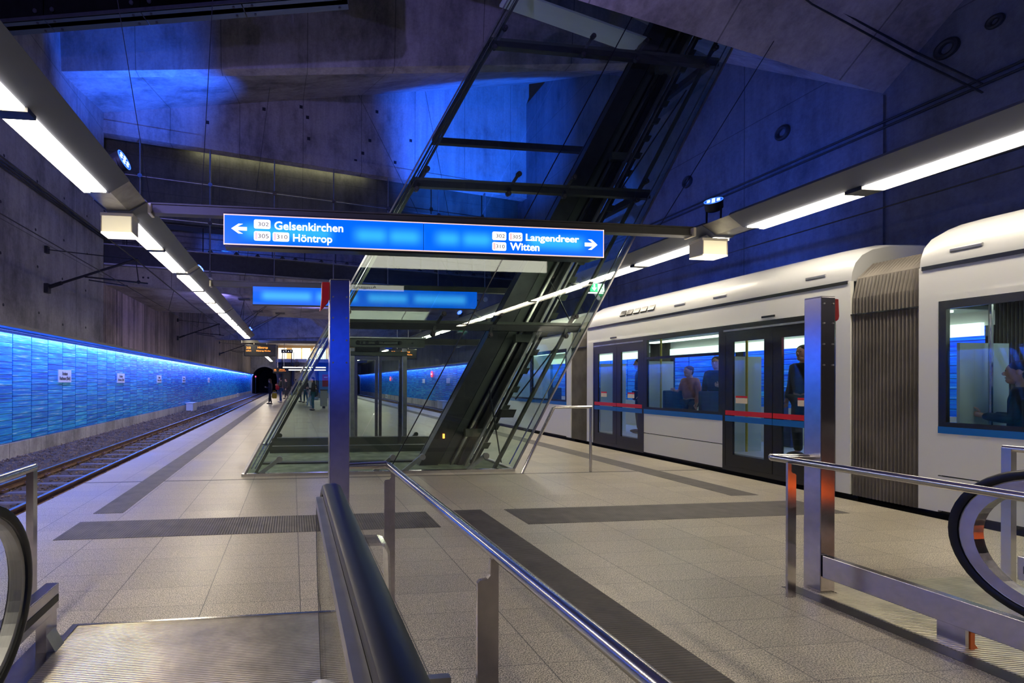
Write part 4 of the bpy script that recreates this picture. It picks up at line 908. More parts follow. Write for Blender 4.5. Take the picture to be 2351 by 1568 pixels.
 # middle balustrade: belt turning down at the front, glass with a thin black edge seal below it
yf_, zc_, r_ = 2.37, .81, .2
pm = [(-2.5, 1.01)] + [(2.17 + .2 * math.sin(a), .81 + .2 * math.cos(a)) for a in [math.radians(q) for q in range(0, 81, 8)]]
obj('handrail_belt', strip(pm + [(2.37, .77)], HR, .178), 'black', e1_, smooth=True)
obj('belt_guide', MB().box(.105, .136, -2.5, 2.15, .945, .985), 'steel_dull', e1_); obj('belt_guide', MB().box(.118, .15, -2.5, 2.16, .90, .945), 'steel', e1_)
ed = [(2.30, .93), (2.40, .88), (2.42, .80), (2.39, .68), (2.28, .53), (2.10, .36), (1.95, .22), (1.90, .0)]
obj('glass_panel', MB().prism([(.120, y, z) for y, z in [(-2.5, .94)] + ed + [(-2.5, 0)]], (.012, 0, 0)), 'clearglass', e1_)
obj('edge_seal', MB().tube([(.126, y, z) for y, z in ed[1:]], .0075, 8), 'black', e1_)
obj('inlet_cap', MB().sweep([[(.126 - a, y - b, z), (.126 + a, y - b, z), (.126 + a, y + b * .4, z), (.126 - a, y + b * .4, z)] for z, a, b, y in ((0, .115, .2, 1.98), (.14, .10, .18, 1.98), (.24, .06, .12, 1.96), (.285, .025, .06, 1.94))]), mat('inlet_plastic_pale', (.5, .5, .54), .4), e1_, bevel=.015)
e2_ = thing('escalator', 'right escalator head with black handrail loop and grooved landing plate', 'escalator', (4.4, 2, 0))
obj('landing_plate', MB().box(3.86, 5.16, -2.5, 3.13, 0, .006), 'plate', e2_)
obj('side_plate', MB().box(3.70, 3.86, -2.5, 2.98, 0, .005), 'plate', e2_)
obj('side_plate', MB().box(5.16, 5.4, -2.5, 2.98, 0, .005), 'plate', e2_)
balustrade(e2_, 3.80, 2.325, .672, .372, -2.5); balustrade(e2_, 5.10, 2.325, .672, .372, -2.5)
def kick(x0, x1, yend, z0, z1, yf, lab, foot_lab):
    t = thing('kick_rail', lab, 'barrier', ((x0 + x1) / 2, yend, 0))
    obj('box_rail', MB().box(x0, x1, -2.5, yend, z0, z1), 'steel_blue', t, bevel=.004)
    xm = (x0 + x1) / 2
    for y in (yf, yf - 2.0):
        obj('foot', MB().box(x0 + .004, x1 - .012, y - .12, y, 0, z0), 'steel_blue', t)
        obj('foot_wedge', MB().prism([(x1 - .012, y - .119, 0), (x1 + .04, y - .119, 0), (x1 - .012, y - .119, z0 * .5)], (0, .1, 0)), 'orange' if foot_lab else 'steel_dull', t)  # orange here is a reflection given as colour
        if foot_lab: obj('foot_reflection', MB().box(x0 + .034, x1 + .004, y - .124, y - .119, 0, z0), 'orange', t)  # thin added sheet that carries the orange reflection
    return t
k_ = kick(3.752, 3.81, 2.995, .116, .272, 2.385, 'low stainless kick rail running from the right post', True)
k2 = kick(-1.40, -1.33, 2.93, .20, .345, 2.93, 'low stainless kick rail beside the left escalator', False)
obj('groove', MB().box(-1.329, -1.327, -2.5, 2.92, .245, .285), 'dark', k2)
k3 = kick(4.93, 5.0, 2.72, .16, .32, 2.6, 'low stainless kick rail behind the right escalator loop', False)
obj('groove', MB().box(4.926, 4.930, -2.5, 2.69, .21, .26), 'dark', k3)
t = thing('tube_handrail', 'stainless tube handrail behind the right escalator loop', 'handrail', (5.3, 2.5, 0))
obj('tube', MB().tube([(5.28, 2.98, 1.02), (5.28, -2.5, 1.02)], .0235, 16), 'steel', t, smooth=True); obj('post', MB().box(5.255, 5.305, 2.93, 2.98, 0, 1.02), 'steel', t)
# bent acrylic guard beside the middle handrail
t = thing('acrylic_guard', 'bent clear acrylic guard beside the middle escalator handrail', 'guard', (.34, 1.75, .3))
pr = [(.20, .90), (.33, .90), (.352, .893), (.362, .87), (.372, .60), (.372, .30)]
obj('sheet', MB().sweep([[(x, y, z) for x, z in pr] + [(x - (.008 if i > 1 else 0), y, z - .010) for i, (x, z) in reversed(list(enumerate(pr)))] for y in (1.76, 1.86)]), 'acrylic', t)
obj('clip', MB().box(.36, .61, 1.79, 1.82, .32, .36), 'steel_dull', t)

# ------------------------------------------------------------------ tram
TX0, TX1 = 7.20, 9.50
tm = thing('tram', 'white low floor tram with black door frames and blue stripe at the right platform', 'tram', (8.35, 6, 0))
def wall_box(y0, y1, z0, z1, m='tramwhite', nm='side_panel', x=None, th=.05, parent=None):
    a = obj(nm, MB().box(TX0, TX0 + th, y0, y1, z0, z1) if x is None else MB().box(x, x + th, y0, y1, z0, z1), m, parent or tm); return a
ROOF = [(0, 2.83), (.0, 2.86), (.012, 2.96), (.06, 3.10), (.16, 3.22), (.32, 3.31), (.60, 3.37), (1.15, 3.39)]
ROOF = ROOF + [(2.30 - a, b) for a, b in ROOF[-2::-1]]
def roof(y0, y1, f0=0, f1=0):
    ys = []
    def ins(k, q): return [(TX0 + 1.15 + (a - 1.15) * (1 - .03 * q), 2.83 + (b - 2.83) * (1 - .30 * q)) for a, b in ROOF]
    R = []
    st = [(y0, f0), (y0 + .05 * bool(f0), f0 * .55), (y0 + .16 * bool(f0), f0 * .15), (y0 + .35 * bool(f0), 0), (y1 - .35 * bool(f1), 0), (y1 - .16 * bool(f1), f1 * .15), (y1 - .05 * bool(f1), f1 * .55), (y1, f1)]
    last = None
    for y, q in st:
        if last is not None and y - last < 1e-4: continue
        R.append([(x, y, z) for x, z in ins(0, q)]); last = y
    obj('roof', MB().sweep(R), 'tramroof', tm, smooth=True)
    obj('gutter', MB().box(TX0 - .012, TX0 + .02, y0 + .03, y1 - .03, 2.795, 2.84), 'tramblack', tm)
def far_side(y0, y1):
    for a, b, c, d in ((y0, y1, .06, 1.02), (y0, y1, 2.3, 2.83)): wall_box(a, b, c, d, 'tramwhite', 'far_panel', TX1 - .05)
    n = max(1, int((y1 - y0) / 1.8)); st = (y1 - y0) / n
    for k in range(n + 1): wall_box(max(y0, y0 + k * st - .09), min(y1, y0 + k * st + .09), 1.02, 2.3, 'tramblack', 'far_pillar', TX1 - .05)
def inside(y0, y1):
    obj('tram_floor', MB().box(TX0 + .05, TX1 - .05, y0, y1, .28, .34), 'tramgrey', tm); obj('tram_ceiling', MB().box(TX0 + .05, TX1 - .05, y0, y1, 2.50, 2.55), 'tramgrey', tm)
    obj('ceiling_lamp', MB().box(7.75, 7.95, y0 + .1, y1 - .1, 2.47, 2.50), 'tramlight', tm); obj('ceiling_lamp', MB().box(8.75, 8.95, y0 + .1, y1 - .1, 2.47, 2.50), 'tramlight', tm)
    obj('underframe', MB().box(TX0 + .12, TX1 - .12, y0, y1, -.22, .28), 'tramblack', tm)
def window(y0, y1, z0, z1, split=()):
    g = obj('window', MB().box(TX0 + .012, TX0 + .022, y0 + .04, y1 - .04, z0 + .04, z1 - .05), 'tramglass', tm)
    f = MB().box(TX0 - .003, TX0 + .05, y0, y0 + .06, z0, z1).box(TX0 - .003, TX0 + .05, y1 - .06, y1, z0, z1).box(TX0 - .003, TX0 + .05, y0 + .06, y1 - .06, z0, z0 + .05).box(TX0 - .003, TX0 + .05, y0 + .06, y1 - .06, z1 - .09, z1)
    for z in split: f.box(TX0 - .003, TX0 + .05, y0 + .06, y1 - .06, z - .025, z + .025)
    obj('window_frame', f, 'tramblack', g)
def door(y0, y1):
    ym = (y0 + y1) / 2
    d = obj('door', MB().box(TX0 - .004, TX0 + .06, y0, y0 + .05, .05, 2.46).box(TX0 - .004, TX0 + .06, y1 - .05, y1, .05, 2.46).box(TX0 - .004, TX0 + .06, y0 + .05, y1 - .05, 2.30, 2.46).box(TX0 - .004, TX0 + .06, y0 + .05, y1 - .05, .05, .12), 'tramblack', tm)
    obj('lintel_strip', MB().box(TX0 - .012, TX0 - .004, y0 + .02, y1 - .02, 2.355, 2.385), 'steel_dull', d)
    for a, b in ((y0 + .05, ym - .004), (ym + .004, y1 - .05)):
        f = MB().box(TX0, TX0 + .04, a, a + .13, .12, 2.30).box(TX0, TX0 + .04, b - .13, b, .12, 2.30).box(TX0, TX0 + .04, a + .13, b - .13, .12, .32).box(TX0, TX0 + .04, a + .13, b - .13, 2.18, 2.30)
        obj('door_leaf', f, 'tramblack', d); obj('door_glass', MB().box(TX0 + .015, TX0 + .025, a + .12, b - .12, .31, 2.19), 'tramglass', d)
        obj('red_stripe', MB().box(TX0 - .006, TX0 + .0, a + .005, b - .005, .968, 1.045), 'tramred', d)
        obj('blue_stripe', MB().box(TX0 - .006, TX0 + .0, a, b, .865, .955), 'tramblue', d)
def section_mid(y0, y1):
    inside(y0, y1); far_side(y0, y1); roof(y0, y1, .4, .4)
    wall_box(y0, y1, 2.46, 2.83)
    wall_box(y0, y0 + .17, .06, 2.46); wall_box(y1 - .25, y1, .06, 2.46)
    door(y0 + .17, y0 + 1.86); door(y1 - 1.93, y1 - .25)
    a, b = y0 + 1.86, y1 - 1.93
    wall_box(a, b, .075, .46, nm='skirt_panel'); wall_box(a, b, .475, .865, nm='skirt_panel'); wall_box(a, b, .865, .96, 'tramblue', 'blue_stripe', TX0 - .004); wall_box(a, b, .44, .50, 'tramblack', 'seam_backing', TX0 + .05)
    window(a, b, .955, 2.46, (2.0,))
    for y in (a + .04, b - .04): obj('black_pillar', MB().box(TX0 - .001, TX0 + .05, y - .04, y + .04, .955, 2.46), 'tramblack', tm)
SECT = [(1.9, 4.735), (5.42, 11.035), (11.72, 17.6)]
section_mid(*SECT[1])
# near section
y0, y1 = SECT[0]
inside(y0, y1); far_side(y0, y1); roof(y0, y1, .4, .4)
wall_box(y0, y1, 2.42, 2.83); wall_box(y1 - .17, y1, .06, 2.42); wall_box(y0, y1 - .17, .08, .46, nm='skirt_panel'); wall_box(y0, y1 - .17, .44, .50, 'tramblack', 'seam_backing', TX0 + .05); wall_box(y0, y1 - .17, .475, .95, nm='skirt_panel')
wall_box(y0, y1 - .17, .945, 1.02, 'tramblue', 'blue_stripe', TX0 - .004)
window(2.3, 4.56, 1.02, 2.42); wall_box(y0, 2.3, 1.02, 2.42)
obj('tail_wall', MB().box(TX0 + .01, TX1 - .01, y0 - .06, y0, .06, 2.85), 'tramwhite', tm); obj('tail_window', MB().box(TX0 + .3, TX1 - .3, y0 - .07, y0 - .06, 1.2, 2.3), 'tramblack', tm)
# front section with a sloping cab
y0, y1 = SECT[2]
inside(y0, y1 - .6); far_side(y0, y1 - .9); roof(y0, y1 - .5, .4, .5)
wall_box(y0, y1 - .6, 2.40, 2.83); wall_box(y0, y0 + .20, .06, 2.40); wall_box(y0 + .2, y1 - .6, .08, .90, nm='skirt_panel'); wall_box(y0 + .2, y1 - .9, .90, .99, 'tramblue', 'blue_stripe', TX0 - .004)
window(y0 + .2, y0 + 2.1, .99, 2.40); window(y0 + 2.1, y0 + 3.8, .99, 2.40); wall_box(y0 + 3.8, y1 - .9, .90, 2.40)
cab = []
for q, (yy, zt) in enumerate(((y1 - .9, 2.83), (y1 - .45, 2.75), (y1 - .1, 2.1), (y1 + .12, 1.1), (y1 + .12, .3))):
    i = .04 * q
    cab.append([(TX0 + i, yy, .08), (TX1 - i, yy, .08), (TX1 - i, yy, zt), (TX0 + i, yy, zt)])
obj('cab_front', MB().sweep(cab), 'tramwhite', tm)
obj('windscreen', MB().prism([(TX0 + .18, y1 - .05, 2.05), (TX1 - .18, y1 - .05, 2.05), (TX1 - .22, y1 + .15, 1.15), (TX0 + .22, y1 + .15, 1.15)], (0, .02, .01)), 'tramblack', tm)
# bellows
def bellows(y0, y1):
    R = []; n = 19
    for k in range(2 * n + 1):
        y = y0 + (y1 - y0) * k / (2 * n); i = .015 if k % 2 else .04
        R.append([(TX0 + i, y, .05), (TX0 + i, y, 2.6), (TX0 + i + .06, y, 2.86), (TX0 + i + .3, y, 3.08 - i), (TX0 + 1.15, y, 3.16 - i), (TX1 - i - .3, y, 3.08 - i), (TX1 - i - .06, y, 2.86), (TX1 - i, y, 2.6), (TX1 - i, y, .05)])
    obj('bellows', MB().sweep(R, closed_ring=False, caps=False), 'bellow', tm); obj('tram_floor', MB().box(TX0 + .1, TX1 - .1, y0, y1, .28, .34), 'tramgrey', tm); obj('underframe', MB().box(TX0 + .2, TX1 - .2, y0, y1, -.2, .28), 'tramblack', tm)
    obj('bellows_lip', MB().box(TX0 + .0, TX0 + .06, y0, y1, 2.38, 2.395), 'tramblack', tm)
bellows(4.735, 5.42); bellows(11.035, 11.72)
# roof details
for y in (9.35,):
    for k in range(5): obj('roof_louvre', MB().obox((TX0 + .035, y - .42 + .21 * k, 3.02), (.03, 0, .05), (0, .085, 0), (-.012, 0, .012)), 'tramblack', tm)
for y, z in ((5.85, 2.97), (7.35, 2.97), (8.2, 2.97), (4.35, 2.97)):
    obj('roof_hatch', MB().obox((TX0 + .012, y, z), (.012, 0, 0), (0, .13, 0), (0, 0, .022)), 'steel_dull', tm, bevel=.01)
for y in (6.5, 10.05): obj('door_lamp', MB().box(TX0 - .015, TX0 + .01, y - .1, y + .1, 2.50, 2.53), 'tramblack', tm)
# interior fittings
for y in (5.65, 7.25, 9.15, 10.6, 12.0, 4.4, 3.2):
    obj('grab_pole', MB().tube([(7.62, y, .34), (7.62, y, 2.5)], .018, 8), mat('pole_yellow', (.6, .5, .06), .4) if y in (7.25, 9.15) else 'steel', tm)
    obj('partition', MB().box(7.3, 7.95, y + .05, y + .075, .34, 1.95), mat('pale_green_partition', (.55, .66, .58), .5), tm)
for x in (7.55, 8.95):
    for y, lab in ((7.7, 1), (8.55, 1), (2.7, 1), (12.9, 1)):
        obj('seat', MB().box(x - .21, x + .21, y - .22, y + .22, .74, .82).box(x - .2, x + .2, y + .17, y + .24, .82, 1.35).box(x - .08, x + .08, y - .1, y + .1, .34, .74), mat('seat_blue', (.03, .05, .14), .8), tm, bevel=.02)
for y in (5.98, 6.95, 9.5, 10.4): obj('door_sticker', MB().box(TX0 + .008, TX0 + .012, y - .10, y + .10, 1.26, 1.29), 'tramred', tm); obj('door_sticker', MB().box(TX0 + .008, TX0 + .012, y - .10, y + .10, 1.17, 1.255), mat('sticker_yellow', (.7, .6, .45), .5), tm)
obj('seat', MB().box(7.40, 7.84, 4.06, 4.44, .74, .82).box(7.41, 7.83, 4.0, 4.07, .82, 1.35).box(7.55, 7.7, 4.16, 4.34, .34, .74), 'dark', tm, bevel=.02)
obj('info_screen', MB().box(7.7, 7.74, 5.75, 6.25, 1.95, 2.25), glow('screen_pink', (.9, .25, .5), 1.2), tm)
obj('warning_label', MB().box(7.94, 7.945, 3.95, 4.05, 1.5, 1.6), mat('label_yellow', (.7, .5, .1), .5), tm)

for y0, y1 in ((2.0, 4.6), (5.5, 10.95), (11.8, 16.5)):
    obj('cove_lamp', MB().box(9.36, 9.42, y0, y1, 2.16, 2.34), glow('cove_lamp_green', (.80, 1.0, .86), 1.3), tm)
t = thing('reflection_panel', 'unseen blue lit panel on the rear wall, added for the post reflections', 'panel', (1.5, -13.9, 1.6)); obj('frame', MB().box(.2, 3.0, -13.99, -13.9, 1.5, 4.3), 'dark', t); obj('lit_face', MB().box(.3, 2.9, -13.9, -13.88, 1.6, 4.2), glow('blue_panel_face', (.0, .06, 1.0), 1.4), t)  # out of view, put in so that the steel posts mirror blue
t = thing('reflection_lamp', 'unseen orange lit box added for the reflections on the steel posts', 'lamp', (6.2, .9, 0)); obj('body', MB().box(6.2, 6.3, .1, 1.7, 0, .34), 'dark', t); obj('shroud', MB().box(5.5, 6.2, 1.66, 1.7, 0, .6), 'dark', t); obj('lamp_face', MB().box(6.19, 6.2, .15, 1.6, .08, .26), glow('orange_glow', (1, .13, .01), 3.0), t)  # added out of view for orange reflections on steel; shroud shields the shaft glass

# ------------------------------------------------------------------ far hall: mezzanine, stairs, lamps
mz = thing('mezzanine', 'far mezzanine deck with a lit room and glass railing at the end of the platform', 'mezzanine', (2.5, 64, 4.3))
obj('deck', MB().box(-2.2, 9.8, 63, 72.9, 4.10, 4.45), 'conc_vault', mz); obj('fascia', MB().box(-2.2, 9.8, 62.94, 63, 4.05, 4.50), 'steel_dull', mz)
obj('back_wall', MB().box(-2.2, 9.8, 71.5, 71.7, 4.45, 6.9), 'wood', mz)
for x0, x1, m in ((-2.1, -.9, 'warmwin'), (-.1, 1.2, 'coolwin'), (1.4, 2.6, 'coolwin'), (3.6, 4.9, 'coolwin'), (5.2, 7.4, 'warmwin')): obj('lit_window', MB().box(x0, x1, 71.42, 71.5, 4.9, 6.5), m, mz)
obj('railing_glass', MB().box(.5, 9.7, 63.0, 63.02, 4.5, 5.4), 'clearglass', mz)
for k in range(9): obj('railing_post', MB().box(.5 + 1.1 * k, .54 + 1.1 * k, 62.98, 63.03, 4.45, 5.45), 'dark', mz)
def ramp_stairs(name, lab, x0, x1, ya, yb, z1, esc):
    t = thing(name, lab, 'escalator' if esc else 'stairs', ((x0 + x1) / 2, ya, 0)); n = 22
    b = MB()
    for k in range(n):
        y = ya + (yb - ya) * k / n; b.box(x0 + .12, x1 - .12, y, yb, z1 * k / n, z1 * (k + 1) / n)
    obj('steps', b, 'dark' if esc else 'conc_pale', t)
    for x in (x0, x1):
        obj('balustrade', MB().prism([(x - .05, ya, 0), (x - .05, ya, .95), (x - .05, yb, z1 + .95), (x - .05, yb, z1 - .3), (x - .05, ya + 1, 0)], (.1, 0, 0)), 'steel_dull' if esc else 'clearglass', t)
        obj('handrail', MB().tube([(x, ya, .98), (x, yb, z1 + .98)], .045, 8), 'black' if esc else 'steel', t)
    return t
ramp_stairs('escalator', 'narrow dark escalator rising to the far mezzanine', -1.35, -.15, 57.5, 64, 4.45, True)
ramp_stairs('staircase', 'pale staircase with glass sides rising to the far mezzanine', .15, 3.0, 58.0, 64, 4.45, False)
t = thing('indicator_panel', 'dark panel with small white lamps above the far escalator', 'panel', (-.75, 63.6, 5.2)); obj('body', MB().box(-1.5, 0, 63.5, 63.7, 5.3, 5.75), 'dark', t)
for k in range(4): obj('lamp', MB().disc((-1.2 + .32 * k, 63.48, 5.5 + .06 * (k % 2)), (0, 1, 0), .06, .03, 10), 'whitetxt', t)
t = thing('cross_lamp', 'pair of white tube lamps crossing the far platform under the mezzanine', 'lamp', (1.4, 57, 3.1))
for z in (3.17, 2.86): obj('tube', MB().box(-1.15, 3.9, 56.9, 57.0, z, z + .09), 'lamp_dim', t)
obj('carrier', MB().box(-1.2, 4.0, 56.85, 57.05, 2.97, 3.15), 'grey_paint', t)
for x in (-1.0, 3.8): obj('hanger', MB().tube([(x, 56.95, 3.15), (x, 56.95, 6.9)], .02, 6), 'dark', t)
struct('wall_back.002', MB().box(3.3, 6.8, 61.0, 61.2, 0, 2.8), mat('blue_wall', (.05, .22, .55), .5), 'pale blue wall under the far mezzanine', 'wall')
t = thing('poster', 'dark red poster on the pale blue wall under the mezzanine', 'poster', (4.2, 60.95, 1.1)); obj('sheet', MB().box(3.75, 4.65, 60.94, 60.99, .9, 2.45), mat('poster_red', (.28, .01, .03), .5), t); obj('stripe', MB().box(3.95, 4.4, 60.93, 60.94, 2.05, 2.15), 'signwhite', t)
t = thing('glass_kiosk', 'pale green glass shelter wall beside the bench', 'shelter', (3.9, 33, 0)); obj('pane', MB().box(3.47, 4.35, 33, 33.03, .1, 2.35), mat('frosted_green', (.25, .40, .32), .35), t)
for x in (3.42, 4.33): obj('post', MB().box(x, x + .06, 32.97, 33.06, 0, 2.4), 'steel_dull', t)
t = thing('direction_board', 'small white square board hanging beyond the lift shaft', 'sign', (2.85, 30, 2.2)); obj('plate', MB().box(2.47, 3.2, 30, 30.04, 2.15, 2.55), 'signwhite', t); obj('hanger', MB().tube([(2.84, 30.02, 2.55), (2.84, 30.02, 7.2)], .015, 6), 'dark', t)
obj('pictogram', MB().beam((2.78, 29.99, 2.47), (2.86, 29.99, 2.36), .004, .03, up=(1, 0, 0)).beam((2.86, 29.99, 2.36), (2.80, 29.99, 2.24), .004, .03, up=(1, 0, 0)), 'inktxt', t)
t = thing('tunnel_signal', 'small red signal lamp at the dark left tunnel mouth', 'signal', (-5.3, 70, 2.2)); obj('head', MB().box(-5.4, -5.2, 70.02, 70.2, 2.0, 2.45), 'dark', t); obj('lamp', MB().disc((-5.3, 70, 2.25), (0, 1, 0), .09, .04, 12), glow('red_lamp', (1, .04, .08), 5), t); obj('mast', MB().tube([(-5.3, 70.1, 0 - .3), (-5.3, 70.1, 2.0)], .04, 8), 'dark', t)
t = thing('platform_bench', 'steel mesh bench on the platform beyond the lift shaft', 'bench', (1.35, 28.6, 0))
obj('seat_panel', MB().box(.95, 2.6, 28.45, 28.85, .43, .46), 'steel_dull', t); obj('back_panel', MB().box(.95, 2.6, 28.85, 28.88, .5, .85), 'steel_dull', t)
for x in (1.1, 2.45): obj('leg', MB().box(x, x + .06, 28.5, 28.85, 0, .43), 'dark', t)
t = thing('waste_bin', 'grey square waste bin beside the bench beyond the lift shaft', 'bin', (1.75, 27.3, 0))
obj('body', MB().box(1.56, 1.95, 27.1, 27.45, .12, 1.02), mat('bin_grey', (.22, .24, .25), .45, .3), t, bevel=.02); obj('lid', MB().box(1.54, 1.97, 27.08, 27.47, 1.02, 1.07), 'dark', t); obj('foot', MB().box(1.68, 1.84, 27.2, 27.35, 0, .12), 'dark', t)

# ------------------------------------------------------------------ people
def skin_mesh(name, V, E, R, roots, lev=1):
    me = bpy.data.meshes.new(name); me.from_pydata([tuple(v) for v in V], E, []); o = bpy.data.objects.new(name, me); COL.objects.link(o)
    m = o.modifiers.new('skin', 'SKIN'); sv = me.skin_vertices[0].data
    for i, r in enumerate(R): sv[i].radius = r if isinstance(r, tuple) else (r, r)
    for i in roots: sv[i].use_root = True
    m.use_smooth_shade = True
    s_ = o.modifiers.new('sub', 'SUBSURF'); s_.levels = lev; s_.render_levels = lev
    dg = bpy.context.evaluated_depsgraph_get(); dg.update()
    out = bpy.data.meshes.new_from_object(o.evaluated_get(dg)); bpy.data.objects.remove(o); out.name = name; out.materials.clear()
    out.polygons.foreach_set('use_smooth', [True] * len(out.polygons))
    return out
def person(label, loc, rz, h=1.75, coat=(.02, .02, .03), legs=(.03, .05, .10), shoes=(.03, .03, .03), hair=(.02, .015, .01), long_coat=0.0, long_hair=0.0, cap=None, sit=False, arm_l=0, arm_r=0, stride=.0, look=0.0, group=None, seat_z=.46):
    """body faces +y; arm_*: 0 hanging, 1 bent forward as if holding a phone or bag"""
    k = h / 1.75
    root = thing('person', label, 'person', loc, rz, group)
    dz = (seat_z / k + .09 - .93) if sit else 0
    J = {}
    J['pel'] = (0, 0, .95 + dz); J['wai'] = (0, .0, 1.10 + dz); J['che'] = (0, .0, 1.30 + dz); J['nek'] = (0, -.01, 1.46 + dz); J['ne2'] = (0, .01, 1.53 + dz); J['hea'] = (look * .02, .035, 1.61 + dz); J['top'] = (look * .02, .02, 1.685 + dz)
    for s, n, arm in ((-1, 'l', arm_l), (1, 'r', arm_r)):
        J['sh' + n] = (s * .175, -.01, 1.405 + dz)
        if arm: J['el' + n] = (s * .235, .03, 1.13 + dz); J['wr' + n] = (s * .13, .25, 1.16 + .10 * (arm - 1) + dz); hd = Vector((-s * .25, .9, .35))
        else: J['el' + n] = (s * .225, -.035, 1.14 + dz); J['wr' + n] = (s * .235, .05, .89 + dz); hd = Vector((0, .15, -1))
        hd.normalize(); wv = Vector(J['wr' + n]); J['pa' + n] = tuple(wv + hd * .075)
        J['hi' + n] = (s * .09, 0, .90 + dz)
        if sit: J['kn' + n] = (s * .11, .42, .52 + (seat_z / k - .46)); J['an' + n] = (s * .11, .42 + .08 * s, .08); J['to' + n] = (s * .12, .56 + .08 * s, .035)
        else: J['kn' + n] = (s * .10, .03 + stride * s * .5, .50); J['an' + n] = (s * .10, stride * s, .08); J['to' + n] = (s * .115, .15 + stride * s, .035)
    V, E, R = [], [], []; ix = {}
    def av(n, p, r): ix[n] = len(V); V.append(Vector(p) * k); R.append(tuple(q * k for q in r) if isinstance(r, tuple) else r * k); return ix[n]
    RAD = dict(pel=(.135, .10), wai=(.125, .095), che=(.155, .11), nek=(.07, .065), ne2=.052, hea=(.076, .092), top=(.066, .080))
    for n in ('pel', 'wai', 'che', 'nek', 'ne2', 'hea', 'top'): av(n, J[n], RAD[n])
    for a, b in zip(('pel', 'wai', 'che', 'nek', 'ne2', 'hea'), ('wai', 'che', 'nek', 'ne2', 'hea', 'top')): E.append((ix[a], ix[b]))
    roots = [0]
    for n in 'lr':
        for q, r in (('sh', .058), ('el', .042), ('wr', .028), ('pa', (.036, .022))): av(q + n, J[q + n], r)
        for q, r in (('hi', .085), ('kn', .056), ('an', .038), ('to', .034)): av(q + n, J[q + n], r)
        E += [(ix['che'], ix['sh' + n]), (ix['sh' + n], ix['el' + n]), (ix['el' + n], ix['wr' + n]), (ix['wr' + n], ix['pa' + n]), (ix['pel'], ix['hi' + n]), (ix['hi' + n], ix['kn' + n]), (ix['kn' + n], ix['an' + n]), (ix['an' + n], ix['to' + n])]
        wv, pv = Vector(J['wr' + n]), Vector(J['pa' + n]); d = (pv - wv).normalized(); sdv = d.cross(Vector((1, 0, 0)) if abs(d.x) < .8 else Vector((0, 0, 1))).normalized(); nd = d.cross(sdv) * (1 if n == 'l' else -1)
        for f, (o_, ln) in enumerate(((-.027, .062), (-.009, .074), (.009, .070), (.027, .054))):
            b0 = pv + sdv * o_ - d * .005; i0 = av(f'f{n}{f}a', b0, .0095); i1 = av(f'f{n}{f}b', b0 + d * ln * .55 + nd * .008, .009); i2 = av(f'f{n}{f}c', b0 + d * ln * .95 + nd * .028, .0075)
            E += [(i0, i1), (i1, i2)]; roots.append(i0)
        b0 = pv - d * .045 - sdv * .026; i0 = av(f't{n}a', b0, .011); i1 = av(f't{n}b', b0 - sdv * .03 + d * .03 + nd * .01, .0105); i2 = av(f't{n}c', b0 - sdv * .036 + d * .06 + nd * .022, .0085)
        E += [(i0, i1), (i1, i2)]; roots.append(i0)
    me = skin_mesh('body', V, E, R, roots)
    # nose, ears and lips join the body mesh
    bm = bmesh.new(); bm.from_mesh(me)
    hc = Vector(J['hea']) * k
    ex = MB().ball(hc + Vector((0, .0, .012)) * k, (.078 * k, .096 * k, .118 * k), 20, 14).ball(hc + Vector((0, .045, -.075)) * k, (.046 * k, .048 * k, .040 * k), 12, 8).ball(hc + Vector((0, .096, -.004)) * k, (.013 * k, .020 * k, .022 * k), 8, 6)
    for s in (-1, 1): ex.ball(hc + Vector((s * .078, -.005, .012)) * k, (.012 * k, .02 * k, .03 * k), 8, 5)
    ex.ball(hc + Vector((0, .084, -.048)) * k, (.024 * k, .012 * k, .009 * k), 10, 5)
    bm.from_mesh(ex.mesh('t')); bm.to_mesh(me); bm.free(); me.polygons.foreach_set('use_smooth', [True] * len(me.polygons))
    body = obj('body', me, 'skin', root, local=True)
    ey = MB()
    for s in (-1, 1): ey.ball(hc + Vector((s * .031, .084, .026)) * k, (.011 * k, .007 * k, .007 * k), 8, 4)
    obj('eyes', ey, 'eye', root, local=True)
    def garment(nm, names, edges, rad, col):
        VV, RR, id_ = [], [], {}
        for n in names: id_[n] = len(VV); VV.append(Vector(J[n] if n in J else extra[n]) * k); RR.append(tuple(q * k for q in rad[n]) if isinstance(rad[n], tuple) else rad[n] * k)
        m_ = skin_mesh(nm, VV, [(id_[a], id_[b]) for a, b in edges], RR, [0]); return obj(nm, m_, cloth('cloth_%02d_%02d_%02d' % tuple(int(c * 99) for c in col), col), root, local=True)
    extra = {}
    tn = ['pel', 'wai', 'che', 'nek', 'shl', 'ell', 'wrl', 'shr', 'elr', 'wrr']; te = [('pel', 'wai'), ('wai', 'che'), ('che', 'nek'), ('che', 'shl'), ('shl', 'ell'), ('ell', 'wrl'), ('che', 'shr'), ('shr', 'elr'), ('elr', 'wrr')]
    tr = dict(pel=(.185, .145), wai=(.165, .13), che=(.185, .14), nek=(.095, .085), shl=.078, ell=.060, wrl=.046, shr=.078, elr=.060, wrr=.046)
    if long_coat and not sit: extra['hem'] = (0, .01, .95 - long_coat); tn = ['hem'] + tn; te = [('hem', 'pel')] + te; tr['hem'] = (.20, .165)
    garment('coat', tn, te, tr, coat)
    garment('trousers', ['pel', 'hil', 'knl', 'anl', 'hir', 'knr', 'anr'], [('pel', 'hil'), ('hil', 'knl'), ('knl', 'anl'), ('pel', 'hir'), ('hir', 'knr'), ('knr', 'anr')], dict(pel=(.15, .115), hil=.098, knl=.074, anl=.056, hir=.098, knr=.074, anr=.056), legs)
